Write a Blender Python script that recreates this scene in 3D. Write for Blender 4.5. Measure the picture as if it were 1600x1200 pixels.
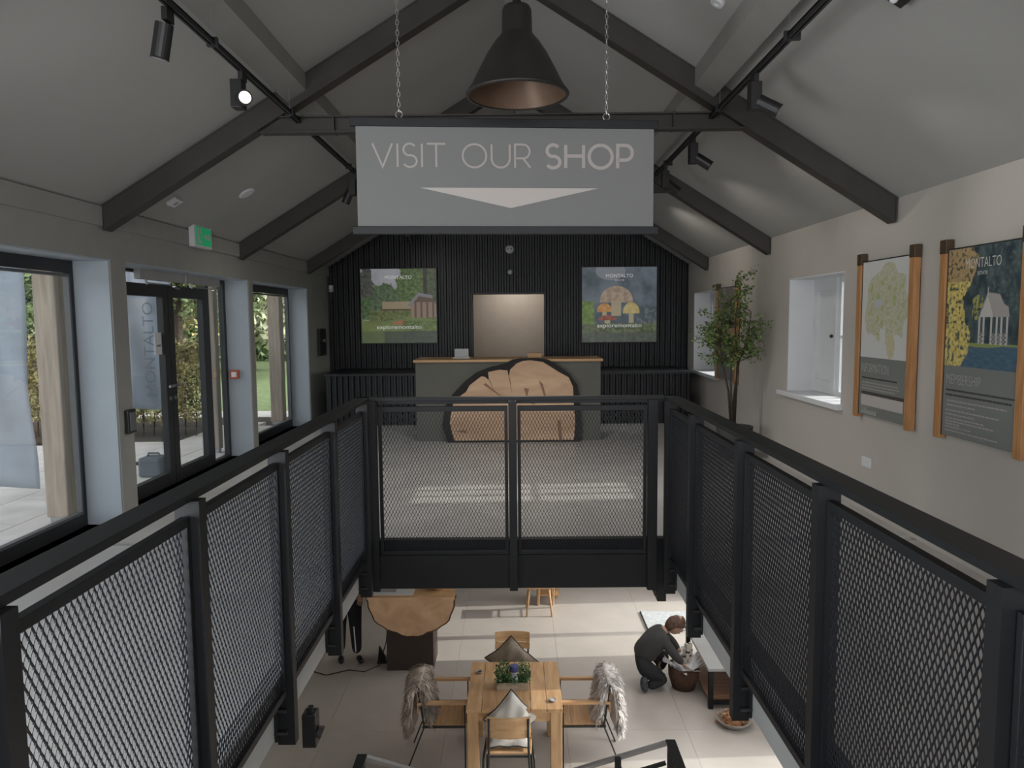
import bpy, bmesh, math, random
from math import sin, cos, pi, radians as R
from mathutils import Vector as V, Matrix as M, noise
random.seed(7)
for o in list(bpy.data.objects): bpy.data.objects.remove(o)
SC = bpy.context.scene
COL = SC.collection
# ------------------------------------------------------------------ camera, sky, sun, large lights, exposure
cd = bpy.data.cameras.new('camera'); cam = bpy.data.objects.new('camera', cd); COL.objects.link(cam)
cd.sensor_width = 36; cd.lens = 1150/1600*36; cd.clip_end = 300; cd.clip_start = .02
def _cam():
    p, yaw, roll = R(5.07), R(.35), R(-.5)
    f = V((-sin(yaw)*cos(p), cos(yaw)*cos(p), -sin(p)))
    r = f.cross(V((0, 0, 1))).normalized(); u = r.cross(f)
    r2 = r*cos(roll)+u*sin(roll); u2 = -r*sin(roll)+u*cos(roll)
    m = M((r2, u2, -f)).transposed().to_4x4(); m.translation = V((0, 0, 1.69))
    return m
cam.matrix_world = _cam(); SC.camera = cam
SC.view_settings.view_transform = 'Standard'; SC.view_settings.look = 'None'
SC.view_settings.exposure = 0.14; SC.view_settings.gamma = 1.0; SC.view_settings.use_curve_mapping = False
w = bpy.data.worlds.new('sky'); SC.world = w; w.use_nodes = True
nt = w.node_tree; nt.nodes.clear()
sk = nt.nodes.new('ShaderNodeTexSky'); sk.sky_type = 'NISHITA'; sk.sun_disc = False; sk.sun_elevation = R(35); sk.sun_rotation = R(90)
sk.air_density = 1.0; sk.dust_density = 2.5; sk.ozone_density = 1.0
bg = nt.nodes.new('ShaderNodeBackground'); bg.inputs['Strength'].default_value = .52
wo = nt.nodes.new('ShaderNodeOutputWorld')
hv = nt.nodes.new('ShaderNodeHueSaturation'); hv.inputs['Saturation'].default_value = .15     # bright thin cloud
nt.links.new(sk.outputs[0], hv.inputs['Color']); nt.links.new(hv.outputs[0], bg.inputs[0]); nt.links.new(bg.outputs[0], wo.inputs[0])
def light(name, kind, loc, aim, energy, col=(1, 1, 1), size=1, sy=None, spot=None, blend=.6, radius=.03):
    ld = bpy.data.lights.new(name, kind); ld.energy = energy; ld.color = col
    if kind == 'AREA':
        ld.size = size
        if sy: ld.shape = 'RECTANGLE'; ld.size_y = sy
    if kind == 'SPOT': ld.spot_size = spot; ld.spot_blend = blend; ld.shadow_soft_size = radius
    if kind == 'SUN': ld.angle = R(.35)
    o = bpy.data.objects.new(name, ld); COL.objects.link(o); o.location = loc
    o.rotation_euler = V(aim).to_track_quat('-Z', 'Y').to_euler()
    return o
SUND = V((-1, -.05, -.467))
light('sun', 'SUN', (30, 0, 20), SUND, 3.4, (1, .93, .85))
# fill areas added out of view: behind camera, outside left wall, under gallery slab
light('entrance_daylight', 'AREA', (0, -2.6, 1.9), (0, 1, .12), 190, (.97, .98, 1), 5.2, 2.6)
light('window_daylight', 'AREA', (-3.72, .25, 1.15), (1, .12, .10), 330, (.93, .97, 1), 2.1, 4.0)
light('lower_ceiling_light', 'AREA', (2.2, 9.4, -.42), (0, 0, -1), 38, (1, .97, .93), 1.3, 6)
light('lower_ceiling_light', 'AREA', (.6, 8.2, -.42), (0, 0, -1), 10, (1, .96, .92), 1.6, 3)
# ------------------------------------------------------------------ materials
MATS = {}
def mat(name, rgb, rough=.6, metal=0, var=.06, scale=6, bump=0, bscale=40, spec=.5, trans=0, emit=0, vcol=None, coat=0, stretch=None):
    if name in MATS: return MATS[name]
    m = bpy.data.materials.new(name); m.use_nodes = True; t = m.node_tree; n = t.nodes; L = t.links
    b = n['Principled BSDF']
    b.inputs['Roughness'].default_value = rough; b.inputs['Metallic'].default_value = metal
    b.inputs['Specular IOR Level'].default_value = spec; b.inputs['Coat Weight'].default_value = coat
    tc = n.new('ShaderNodeTexCoord'); mp = n.new('ShaderNodeMapping'); L.new(tc.outputs['Object'], mp.inputs[0])
    if stretch: mp.inputs['Scale'].default_value = stretch
    nz = n.new('ShaderNodeTexNoise'); nz.inputs['Scale'].default_value = scale; nz.inputs['Detail'].default_value = 5
    L.new(mp.outputs[0], nz.inputs['Vector'])
    mr = n.new('ShaderNodeMapRange'); L.new(nz.outputs['Fac'], mr.inputs[0])
    mr.inputs[1].default_value = .25; mr.inputs[2].default_value = .75
    mr.inputs[3].default_value = 1-var*2; mr.inputs[4].default_value = 1+var
    mx = n.new('ShaderNodeMix'); mx.data_type = 'RGBA'; mx.blend_type = 'MULTIPLY'; mx.inputs[0].default_value = 1
    if vcol:
        a = n.new('ShaderNodeVertexColor'); a.layer_name = 'Col'; L.new(a.outputs[0], mx.inputs[6])
    else: mx.inputs[6].default_value = (*rgb, 1)
    L.new(mr.outputs[0], mx.inputs[7]); L.new(mx.outputs[2], b.inputs['Base Color'])
    if bump:
        nb = n.new('ShaderNodeTexNoise'); nb.inputs['Scale'].default_value = bscale; L.new(mp.outputs[0], nb.inputs['Vector'])
        bp = n.new('ShaderNodeBump'); bp.inputs['Strength'].default_value = bump; bp.inputs['Distance'].default_value = .01
        L.new(nb.outputs['Fac'], bp.inputs['Height']); L.new(bp.outputs[0], b.inputs['Normal'])
    if trans:
        b.inputs['Transmission Weight'].default_value = trans
    if emit:
        L.new(mx.outputs[2], b.inputs['Emission Color']); b.inputs['Emission Strength'].default_value = emit
    MATS[name] = m; return m
def wood(name, a, b2, scale=3, stretch=(1, 12, 12), rough=.55):
    if name in MATS: return MATS[name]
    m = bpy.data.materials.new(name); m.use_nodes = True; t = m.node_tree; n = t.nodes; L = t.links
    b = n['Principled BSDF']; b.inputs['Roughness'].default_value = rough
    tc = n.new('ShaderNodeTexCoord'); mp = n.new('ShaderNodeMapping'); mp.inputs['Scale'].default_value = stretch
    oi = n.new('ShaderNodeObjectInfo'); ad = n.new('ShaderNodeVectorMath'); ad.operation = 'ADD'
    L.new(tc.outputs['Object'], mp.inputs[0]); L.new(mp.outputs[0], ad.inputs[0]); L.new(oi.outputs['Random'], ad.inputs[1])
    nz = n.new('ShaderNodeTexNoise'); nz.inputs['Scale'].default_value = scale; nz.inputs['Detail'].default_value = 8; nz.inputs['Distortion'].default_value = .6
    L.new(ad.outputs[0], nz.inputs['Vector'])
    cr = n.new('ShaderNodeValToRGB'); cr.color_ramp.elements[0].position = .3; cr.color_ramp.elements[1].position = .7
    cr.color_ramp.elements[0].color = (*a, 1); cr.color_ramp.elements[1].color = (*b2, 1)
    L.new(nz.outputs['Fac'], cr.inputs[0]); L.new(cr.outputs[0], b.inputs['Base Color'])
    bp = n.new('ShaderNodeBump'); bp.inputs['Strength'].default_value = .15; bp.inputs['Distance'].default_value = .004
    L.new(nz.outputs['Fac'], bp.inputs['Height']); L.new(bp.outputs[0], b.inputs['Normal'])
    MATS[name] = m; return m
def glassmat(name, tint=(.95, .97, .97), refl=.022):
    m = bpy.data.materials.new(name); m.use_nodes = True; t = m.node_tree; n = t.nodes; L = t.links
    n.clear(); o = n.new('ShaderNodeOutputMaterial'); tr = n.new('ShaderNodeBsdfTransparent'); tr.inputs[0].default_value = (*tint, 1)
    g = n.new('ShaderNodeBsdfGlossy'); g.inputs['Roughness'].default_value = .02
    mx = n.new('ShaderNodeMixShader'); fr = n.new('ShaderNodeFresnel'); fr.inputs[0].default_value = 1.45
    mu = n.new('ShaderNodeMath'); mu.operation = 'MULTIPLY'; mu.inputs[1].default_value = refl*10; mu.use_clamp = True
    L.new(fr.outputs[0], mu.inputs[0]); L.new(mu.outputs[0], mx.inputs[0]); L.new(tr.outputs[0], mx.inputs[1]); L.new(g.outputs[0], mx.inputs[2]); L.new(mx.outputs[0], o.inputs[0])
    MATS[name] = m; return m
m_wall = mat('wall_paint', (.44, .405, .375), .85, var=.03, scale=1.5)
m_ceil = mat('ceiling_paint', (.33, .325, .31), .9, var=.03, scale=1)
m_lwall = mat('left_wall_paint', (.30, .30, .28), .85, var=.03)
m_reveal = mat('reveal_paint', (.37, .42, .47), .7, var=.02)  # pale blue of the skylight put into the base colour
m_beam = mat('beam_paint', (.042, .037, .032), .55, var=.08)
m_purlin = mat('purlin_paint', (.24, .235, .22), .8, var=.04)
m_black = mat('black_steel', (.011, .012, .014), .5, .0, var=.1, spec=.35)
m_mesh = mat('mesh_steel', (.014, .016, .021), .45, .1, var=.1, spec=.4)
m_frame = mat('window_frame_metal', (.028, .03, .034), .45, .2)
m_clad = mat('cladding_metal', (.017, .018, .022), .42, .1, var=.1, spec=.45)
m_floor = mat('polished_concrete', (.45, .435, .42), .38, var=.08, scale=2.5, spec=.45)
m_tile = mat('lower_floor_tile', (.47, .43, .395), .3, var=.05, scale=2.5, spec=.5)
m_fascia = mat('fascia_paint', (.36, .37, .37), .6, var=.04)
m_darkplastic = mat('black_plastic', (.012, .012, .013), .45, var=.05)
m_white = mat('white_paint', (.62, .63, .65), .55, var=.02)
m_silver = mat('brushed_metal', (.4, .4, .41), .35, .8, var=.05)
m_timber = wood('honey_timber', (.30, .135, .05), (.46, .235, .095), 2.5, (14, 14, 1.2))
m_bronze = mat('bronze_cap', (.085, .055, .032), .5, .4)
m_oak = wood('oak_boards', (.44, .25, .12), (.62, .40, .21), 2.2, (10, 1.2, 10))
m_oakx = wood('oak_boards_across', (.44, .25, .12), (.62, .40, .21), 2.2, (1.2, 10, 10))
m_wpost = wood('weathered_post', (.30, .235, .18), (.48, .39, .31), 2.5, (12, 12, .8), .8)
m_slice = wood('tree_slice', (.40, .245, .145), (.60, .415, .275), 1.1, (1.2, 2, 3.5), .6)
m_slice2 = wood('tree_slice_pale', (.50, .30, .17), (.72, .47, .29), 2.2, (2, 3, 2), .5)
m_bark = mat('charred_bark', (.012, .011, .01), .8, bump=.8)
m_olive = mat('desk_paint', (.115, .115, .10), .7, var=.03)
m_glass = glassmat('clear_glass')
m_leafA = mat('leaf_olive_green', (.13, .20, .05), .6, var=.5, scale=9)
m_leafB = mat('leaf_hedge_gold', (.50, .44, .20), .7, var=.55, scale=5)
m_leafC = mat('leaf_tree_green', (.30, .40, .18), .7, var=.5, scale=1.2)
m_leafD = mat('leaf_pale', (.50, .52, .34), .7, var=.5, scale=1.5)
m_bark2 = mat('brown_bark', (.05, .035, .025), .85, bump=.4)
m_soil = mat('bark_mulch', (.07, .055, .045), .95, var=.4, scale=20, bump=1, bscale=60)
m_grass = mat('lawn_grass', (.17, .23, .10), .9, var=.25, scale=8, bump=.5, bscale=80)
m_paver = mat('stone_paver', (.74, .70, .67), .8, var=.08, scale=4, bump=.1)
m_blue = mat('blue_flag_fabric', (.37, .42, .49), .75, var=.12, scale=2)
m_beige = mat('beige_wall', (.36, .31, .265), .85, var=.03)
m_ink = mat('dark_ink', (.05, .045, .04), .7, var=0)
m_paper = mat('white_print', (.55, .53, .5), .6, var=0)
m_pgrey = mat('panel_grey', (.165, .175, .165), .55, var=.02)
# ------------------------------------------------------------------ mesh builder
OFF = {}
class MB:
    def __init__(s): s.v = []; s.f = []; s.c = []
    def add(s, vs, fs):
        k = len(s.v); s.v += [tuple(p) for p in vs]; s.f += [tuple(i+k for i in f) for f in fs]; return s
    def box(s, x0, x1, y0, y1, z0, z1, m=None):
        vs = [V((x, y, z)) for x in (x0, x1) for y in (y0, y1) for z in (z0, z1)]
        if m: vs = [m @ p for p in vs]
        return s.add(vs, [(0, 1, 3, 2), (4, 6, 7, 5), (0, 4, 5, 1), (2, 3, 7, 6), (0, 2, 6, 4), (1, 5, 7, 3)])
    def bar(s, a, b, w_, h, up=(0, 0, 1)):
        a = V(a); b = V(b); d = (b-a).normalized(); x = d.cross(V(up))
        if x.length < 1e-4: x = d.cross(V((1, 0, 0)))
        x.normalize(); y = x.cross(d)
        vs = [p+x*i*w_/2+y*j*h/2 for p in (a, b) for i, j in ((-1, -1), (1, -1), (1, 1), (-1, 1))]
        return s.add(vs, [(0, 1, 2, 3), (7, 6, 5, 4), (0, 4, 5, 1), (1, 5, 6, 2), (2, 6, 7, 3), (3, 7, 4, 0)])
    def tube(s, pts, r, n=8, cap=True):
        pts = [V(p) for p in pts]; N = len(pts); k = len(s.v); x = None
        for i, p in enumerate(pts):
            d = (pts[min(i+1, N-1)]-pts[max(i-1, 0)]).normalized()
            if x is None:
                x = d.cross(V((0, 0, 1)))
                if x.length < .05: x = d.cross(V((1, 0, 0)))
            x = (x-d*x.dot(d)).normalized(); y = d.cross(x)
            rr = r[i] if isinstance(r, (list, tuple)) else r
            for j in range(n): s.v.append(tuple(p+(x*cos(2*pi*j/n)+y*sin(2*pi*j/n))*rr))
        for i in range(N-1):
            for j in range(n):
                a = k+i*n+j; b = k+i*n+(j+1) % n; s.f.append((a, b, b+n, a+n))
        if cap: s.f.append(tuple(range(k+n-1, k-1, -1))); s.f.append(tuple(range(k+(N-1)*n, k+N*n)))
        return s
    def lathe(s, prof, c=(0, 0, 0), n=32, m=None, close=False):
        k = len(s.v); c = V(c)
        for r, z in prof:
            for j in range(n):
                p = V((r*cos(2*pi*j/n), r*sin(2*pi*j/n), z))
                s.v.append(tuple((m @ p if m else p)+c))
        for i in range(len(prof)-1):
            for j in range(n):
                a = k+i*n+j; b = k+i*n+(j+1) % n; s.f.append((a, b, b+n, a+n))
        if close: s.f.append(tuple(range(k+n-1, k-1, -1))); s.f.append(tuple(range(k+(len(prof)-1)*n, k+len(prof)*n)))
        return s
    def prism(s, poly, f, d):      # poly 2D, f maps (a,b)->point, d extrusion vector
        n = len(poly); k = len(s.v); d = V(d)
        for a, b in poly: s.v.append(tuple(f(a, b)))
        for a, b in poly: s.v.append(tuple(V(f(a, b))+d))
        s.f.append(tuple(range(k, k+n))); s.f.append(tuple(range(k+2*n-1, k+n-1, -1)))
        for i in range(n): j = (i+1) % n; s.f.append((k+i, k+n+i, k+n+j, k+j))
        return s
    def sphere(s, c, r, n=12, sc=(1, 1, 1), m=None):
        prof = [(r*sin(pi*i/n)+1e-5, -r*cos(pi*i/n)) for i in range(n+1)]
        mm = M.Diagonal((*sc,)).to_3x3()
        if m: mm = m.to_3x3() @ mm
        return s.lathe(prof, c, n+4, mm)
    def mesh(s, name, recalc=True):
        me = bpy.data.meshes.new(name); me.from_pydata(s.v, [], s.f); 
        if recalc and len(s.f) < 60000:
            bm = bmesh.new(); bm.from_mesh(me); bmesh.ops.recalc_face_normals(bm, faces=bm.faces); bm.to_mesh(me); bm.free()
        return me
def root_off(p):
    while p is not None:
        if p.name in OFF: return OFF[p.name]
        p = p.parent
    return V((0, 0, 0))
def obj(name, mb, m, parent=None, smooth=False, bevel=0, label=None, recalc=True):
    off = root_off(parent)
    if off.length > 0: mb.v = [(a-off.x, b-off.y, c-off.z) for a, b, c in mb.v]
    me = mb.mesh(name, recalc); me.materials.append(m)
    o = bpy.data.objects.new(name, me); COL.objects.link(o)
    if parent: o.parent = parent
    if smooth:
        for p in me.polygons: p.use_smooth = True
    if bevel:
        b = o.modifiers.new('bevel', 'BEVEL'); b.width = bevel; b.segments = 2; b.limit_method = 'ANGLE'
    if label: o['label'] = label
    return o
def tag(o, label, cat, group=None, kind=None):
    o['label'] = label; o['category'] = cat
    if group: o['group'] = group
    if kind: o['kind'] = kind
    return o
def thing(name, label, cat, loc=(0, 0, 0), group=None):
    o = bpy.data.objects.new(name, None); COL.objects.link(o); o.location = loc; OFF[o.name] = V(loc); o.empty_display_size = .05
    return tag(o, label, cat, group)
def struct(name, loc=(0, 0, 0), label=None):
    o = bpy.data.objects.new(name, None); COL.objects.link(o); o.location = loc; OFF[o.name] = V(loc); o['kind'] = 'structure'
    if label: o['label'] = label
    return o
def sobj(name, mb, m, **k):
    o = obj(name, mb, m, **k); o['kind'] = 'structure'; return o
def local(o): OFF[o.name] = V((0, 0, 0))
def copy_tree(o, parent=None):
    c = o.copy(); COL.objects.link(c); c.parent = parent
    for ch in list(o.children): copy_tree(ch, c)
    return c
def share(src, name, parent, loc):     # copy of a piece with shared mesh
    c = bpy.data.objects.new(name, src.data); COL.objects.link(c); c.parent = parent; c.location = loc; return c
def text(name, s, m, size, org, xd, zd, parent=None, off=0, sp=1, width=None, thick=.0015, align='CENTER', label=None):
    cu = bpy.data.curves.new(name, 'FONT'); cu.body = s; cu.size = size; cu.align_x = align; cu.align_y = 'CENTER'
    cu.offset = off; cu.space_character = sp; cu.extrude = 0; cu.resolution_u = 3
    t = bpy.data.objects.new('tmp', cu); COL.objects.link(t); bpy.context.view_layer.update()
    me = bpy.data.meshes.new_from_object(t.evaluated_get(bpy.context.evaluated_depsgraph_get()))
    bpy.data.objects.remove(t)
    xs = [v.co.x for v in me.vertices]; k = 1
    if width and xs: k = width/(max(xs)-min(xs))
    X = V(xd).normalized(); Z = V(zd).normalized(); N = X.cross(Z); po = root_off(parent)
    for v in me.vertices:
        v.co = V(org)-po + X*v.co.x*k + Z*v.co.y + N*thick
    me.materials.append(m); o = bpy.data.objects.new(name, me); COL.objects.link(o); o.parent = parent
    if label: o['label'] = label
    return o
# ------------------------------------------------------------------ room shell
XL, XR, YB = -3.3, 3.02, 13.0
def zr(x): return 4.55-(.605 if x < -.08 else .625)*abs(x+.08)
ZF = -2.63
# ceilings (two slopes, thick)
for nm, x0, x1 in (('ceiling', XL-.3, -.08), ('ceiling', -.08, XR+.3)):
    mb = MB().prism([(x0, zr(x0)), (x1, zr(x1)), (x1, zr(x1)+.2), (x0, zr(x0)+.2)], lambda a, b: V((a, -3, b)), (0, 16.3, 0))
    sobj(nm, mb, m_ceil)
# upper floor: gallery slab around the void
mb = MB()
mb.box(XL-.35, -1.17, -3, 5.44, -.28, 0); mb.box(1.17, XR+.35, -3, 5.44, -.28, 0)
mb.box(XL-.35, XR+.35, 5.56, YB+1.6, -.28, 0); mb.box(-1.17, 1.17, -3, .35, -.28, 0)
sobj('floor', mb, m_floor)
mb = MB(); mb.box(-1.175, -1.16, .35, 5.44, -.29, .0); sobj('trim_1', mb, m_fascia)
mb = MB(); mb.box(1.16, 1.175, .35, 5.44, -.29, .0); sobj('trim_2', mb, m_fascia)
# right wall with two window openings
W1 = (6.83, 8.2, .86, 2.1); W2 = (11.0, 12.55, .8, 2.1)
def wall_holes(axis_x, th, y0, y1, z0, z1, holes):
    mb = MB(); xs = (axis_x, axis_x+th); xa, xb = min(xs), max(xs); y = y0
    for h in sorted(holes):
        mb.box(xa, xb, y, h[0], z0, z1); mb.box(xa, xb, h[0], h[1], z0, h[2]); mb.box(xa, xb, h[0], h[1], h[3], z1); y = h[1]
    mb.box(xa, xb, y, y1, z0, z1); return mb
sobj('wall_right', wall_holes(XR, .4, -3, YB, 0, zr(XR), [W1, W2]), m_wall)
LWH = [(2.0, 4.1, ZF+.02, ZF+2.3), (4.3, 7.0, ZF+.02, ZF+2.3), (9.18, 9.84, ZF+.02, ZF+2.3), (9.9, 11.0, ZF+.02, ZF+2.3)]
sobj('wall_right_lower', wall_holes(XR, .4, -3, YB+1.6, ZF-.02, -.28, LWH), m_wall)
# left wall: big glazed opening, door opening, third window
OA = (2.6, 6.04, 0.0, 2.2); OD = (6.27, 9.15, 0.0, 2.2); OC = (9.29, 11.72, 0.0, 2.2)
O0 = (-1.8, 2.3, 0.05, 2.2)  # added opening out of view, cut to let the left fill in
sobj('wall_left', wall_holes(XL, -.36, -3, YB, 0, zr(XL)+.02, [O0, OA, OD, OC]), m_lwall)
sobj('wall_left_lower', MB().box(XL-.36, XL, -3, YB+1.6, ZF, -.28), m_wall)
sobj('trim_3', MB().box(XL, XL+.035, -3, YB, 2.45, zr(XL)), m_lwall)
# reveal linings: strips in the far jambs and heads, skylight put into their colour
for i, o_ in enumerate((OA, OD, OC)):
    mb = MB(); mb.box(XL-.3, XL-.012, o_[1]-.012, o_[1], .0, o_[3]); mb.box(XL-.3, XL-.012, o_[0], o_[1]-.012, o_[3]-.012, o_[3])
    sobj('trim_%d' % (4+i), mb, m_reveal)
# wall at the photographer's back
sobj('wall_front', MB().prism([(XL-.3, ZF), (XR+.3, ZF), (XR+.3, zr(XR)), (-.08, 4.55), (XL-.3, zr(XL))], lambda a, b: V((a, -3, b)), (0, -.2, 0)), m_wall)
# far gable: structural wall behind the cladding, with the doorway
DX0, DX1, DH = -.76, .5, 2.12
wb = struct('wall_back', (0, YB, 0))
mb = MB()
mb.prism([(XL-.3, 0), (DX0, 0), (DX0, DH), (DX0, zr(DX0)), (XL-.3, zr(XL-.3))], lambda a, b: V((a, YB+.05, b)), (0, .15, 0))
mb.prism([(DX1, 0), (XR+.3, 0), (XR+.3, zr(XR+.3)), (DX1, zr(DX1))], lambda a, b: V((a, YB+.05, b)), (0, .15, 0))
mb.prism([(DX0, DH), (DX1, DH), (DX1, zr(DX1)), (-.08, 4.55), (DX0, zr(DX0))], lambda a, b: V((a, YB+.05, b)), (0, .15, 0))
obj('wall_core', mb, m_beam, wb)
def clad(x0, x1, pitch, zlo, ztop, y, depth, parent, name='cladding_sheet'):
    mb = MB(); x = x0; pr = []
    while x < x1-1e-6:
        for fx, d in ((0, 0), (.35, 0), (.5, 1), (.85, 1)):
            xx = min(x+fx*pitch, x1); pr.append((xx, d))
        x += pitch
    pr.append((x1, 0)); k = 0; vs = []; fs = []
    for xx, d in pr:
        yy = y-d*depth; vs += [(xx, yy, zlo), (xx, yy, ztop(xx))]
    for i in range(len(pr)-1): fs.append((2*i, 2*i+2, 2*i+3, 2*i+1))
    mb.add(vs, fs); return obj(name, mb, m_clad, parent)
xs = [XL, -2.3, -1.3, DX0, DX1, 1.4, 2.3, XR]
for a, b in zip(xs[:-1], xs[1:]):
    if a == DX0: clad(a, -.08, .094, DH, zr, YB, .035, wb); clad(-.08, b, .094, DH, zr, YB, .035, wb)
    else: clad(a, b, .094, .0, zr, YB, .028, wb)
mb = MB(); mb.box(DX0-.03, DX0, YB-.05, YB+.2, 0, DH+.03); mb.box(DX1, DX1+.03, YB-.05, YB+.2, 0, DH+.03); mb.box(DX0, DX1, YB-.05, YB+.2, DH, DH+.03)
obj('door_lining', mb, m_clad, wb)
# small room seen through the doorway
mb = MB(); mb.box(-1.5, 1.5, YB+1.5, YB+1.6, 0, 2.6); mb.box(-1.6, -1.5, YB+.2, YB+1.6, 0, 2.6); mb.box(1.5, 1.6, YB+.2, YB+1.6, 0, 2.6); mb.box(-1.6, 1.6, YB+.2, YB+1.6, 2.6, 2.7)
sobj('wall_back_room', mb, m_beige)
light('back_room_light', 'AREA', (0, YB+.85, 2.55), (0, 0, -1), 16, (1, .95, .88), .8)
# low corrugated unit across the back
lw = thing('corrugated_wall_unit', 'low dark corrugated metal unit with a ledge running along the back wall', 'partition', (0, 11.8, 0))
obj('ledge', MB().box(-3.07, 2.80, 11.66, YB-.06, .80, .835), m_clad, lw)
for a, b in ((-3.05, -2.1), (-2.1, -1.15), (-1.15, -.1), (-.1, .9), (.9, 1.85), (1.85, 2.78)): clad(a, b, .092, 0, lambda x: .80, 11.73, .03, lw, 'corrugated_sheet')
for a in (-3.05, 2.76): obj('end_panel', MB().box(a, a+.02, 11.74, YB-.06, 0, .8), m_clad, lw)
# lower level shell
lf = struct('floor_lower', (0, 0, ZF))
obj('screed', MB().box(XL-.3, XR+.4, -3, YB+1.6, ZF-.12, ZF-.03), m_fascia, lf)
tile = None
TW, TD = 1.264, 1.2
for i in range(5):
    for j in range(14):
        if tile is None:
            tile = obj('floor_tile', MB().box(.0012, TW-.0012, .0012, TD-.0012, -.03+ZF, ZF), m_tile, lf, bevel=0); tile.location = (XL+i*TW, -2.2+j*TD, 0)
        else: share(tile, 'floor_tile', lf, (XL+i*TW, -2.2+j*TD, 0))
sobj('wall_back_lower', MB().box(XL-.3, XR+.4, YB+1.6, YB+1.8, ZF, -.28), m_wall)
# rafters, collars, purlins
def ibeam(mb, x0, x1, y, dep=.2, fl=.13, ft=.014, wt=.118):
    n = 1
    for (u0, u1, v0, v1) in ((-fl/2, fl/2, 0, ft), (-wt/2, wt/2, ft, dep-ft), (-fl/2, fl/2, dep-ft, dep)):
        vs = [(x, y+u, zr(x)-.003-v) for x in (x0, x1) for u in (u0, u1) for v in (v0, v1)]
        mb.add(vs, [(0, 1, 3, 2), (4, 6, 7, 5), (0, 4, 5, 1), (2, 3, 7, 6), (0, 2, 6, 4), (1, 5, 7, 3)])
names = ['roof truss nearest the camera, right above the stair', 'dark steel roof truss just behind the hanging banner, with end cleats', 'dark steel roof truss second from the back wall', 'dark steel roof truss closest to the corrugated back wall']
for y, lab in zip((3.02, 5.97, 8.87, 11.7), names):
    t = thing('roof_truss', lab, 'roof truss', (0, y, 4.5), 'steel roof trusses')
    for s_ in (-1, 1):
        xa = -.08; xb = XL+.03 if s_ < 0 else XR-.02
        mb = MB(); ibeam(mb, xa, xb, y); obj('rafter', mb, m_beam, t)
        mb = MB(); zc = zr(xb)
        mb.box(xb-.006 if s_ > 0 else xb, xb+.006 if s_ < 0 else xb, y-.07, y+.07, zc-.2, zc-.01)
        cx = xb-s_*.04
        mb.box(cx-.035, cx+.035, y+.07, y+.2, zr(cx)-.1, zr(cx)-.035)
        obj('end_plate', mb, m_beam, t)
    mb = MB()
    for z0, z1, h in ((3.16, 3.172, .05), (3.172, 3.278, .01), (3.278, 3.29, .05)): mb.box(-2.0, 1.86, y-h, y+h, z0, z1)
    obj('collar_beam', mb, m_beam, t)
    for xx in (-1.42, 1.25): obj('splice_plate', MB().box(xx-.006, xx+.006, y-.055, y+.055, 3.155, 3.295), m_beam, t)
for x0, x1, lab in ((-1.775, -1.625, 'long grey painted roof beam above the left light track'), (1.405, 1.555, 'long grey painted roof beam above the right light track')):
    mb = MB().prism([(x0, zr(x0)-.003), (x1, zr(x1)-.003), (x1+.0, zr(x1)-.135), (x0, zr(x0)-.135)], lambda a, b: V((a, -2.9, b)), (0, 15.8, 0))
    o = obj('purlin', mb, m_purlin); tag(o, lab, 'beam', 'long roof purlins')
# ------------------------------------------------------------------ left glazing
def frame_rect(mb, x0, x1, y0, y1, z0, z1, t, tz=None):
    tz = tz or t
    mb.box(x0, x1, y0, y0+t, z0, z1); mb.box(x0, x1, y1-t, y1, z0, z1); mb.box(x0, x1, y0+t, y1-t, z0, z0+tz); mb.box(x0, x1, y0+t, y1-t, z1-tz, z1)
XG = XL-.3
def window(name, y0, y1, z1=2.19, mull=()):
    r = struct(name, (XG, (y0+y1)/2, 0))
    mb = MB(); frame_rect(mb, XG-.05, XG, y0, y1, 0.0, z1, .05, .10)
    for m_ in mull: mb.box(XG-.05, XG, m_-.035, m_+.035, .1, z1-.1)
    obj('window_frame', mb, m_frame, r)
    mb = MB(); frame_rect(mb, XG-.035, XG+.012, y0+.062, y1-.062, .11, z1-.11, .022); obj('glazing_bead', mb, mat('bead_grey', (.10, .105, .11), .5), r)
    obj('glass_pane', MB().box(XG-.03, XG-.022, y0+.05, y1-.05, .1, z1-.1), m_glass, r)
    return r
window('window_1', 2.62, 6.02); window('window_2', 9.31, 11.70)
dr = struct('door_1', (XG, 7.7, 0))
mb = MB(); frame_rect(mb, XG-.05, XG+.01, 6.29, 9.13, .0, 2.19, .07, .03)
mb.box(XG-.05, XG, 8.58, 8.66, .03, 2.16); mb.box(XG-.05, XG, 6.36, 6.66, 2.08, 2.16)
obj('door_frame', mb, m_frame, dr)
for a, b, hs in ((6.66, 7.6, 1), (7.6, 8.55, -1)):
    mb = MB(); frame_rect(mb, XG-.045, XG+.02, a+.005, b-.005, .02, 2.06, .11, .12)
    lf_ = obj('door_leaf', mb, m_frame, dr)
    obj('glass_pane', MB().box(XG-.02, XG-.012, a+.11, b-.11, .14, 1.94), m_glass, lf_)
    yy = 7.6-hs*.055
    mb = MB().tube([(XG+.02, yy, 1.03), (XG+.07, yy, 1.03), (XG+.07, yy-hs*.1, 1.03)], .012, 8); mb.tube([(XG+.01, yy, .9), (XG+.035, yy, .9)], .022, 12)
    obj('handle', mb, m_silver, lf_)
obj('side_light', MB().box(XG-.02, XG-.012, 8.66, 9.06, .03, 2.16), m_glass, dr)
obj('side_light', MB().box(XG-.02, XG-.012, 6.36, 6.66, .03, 2.08), m_glass, dr)
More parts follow.
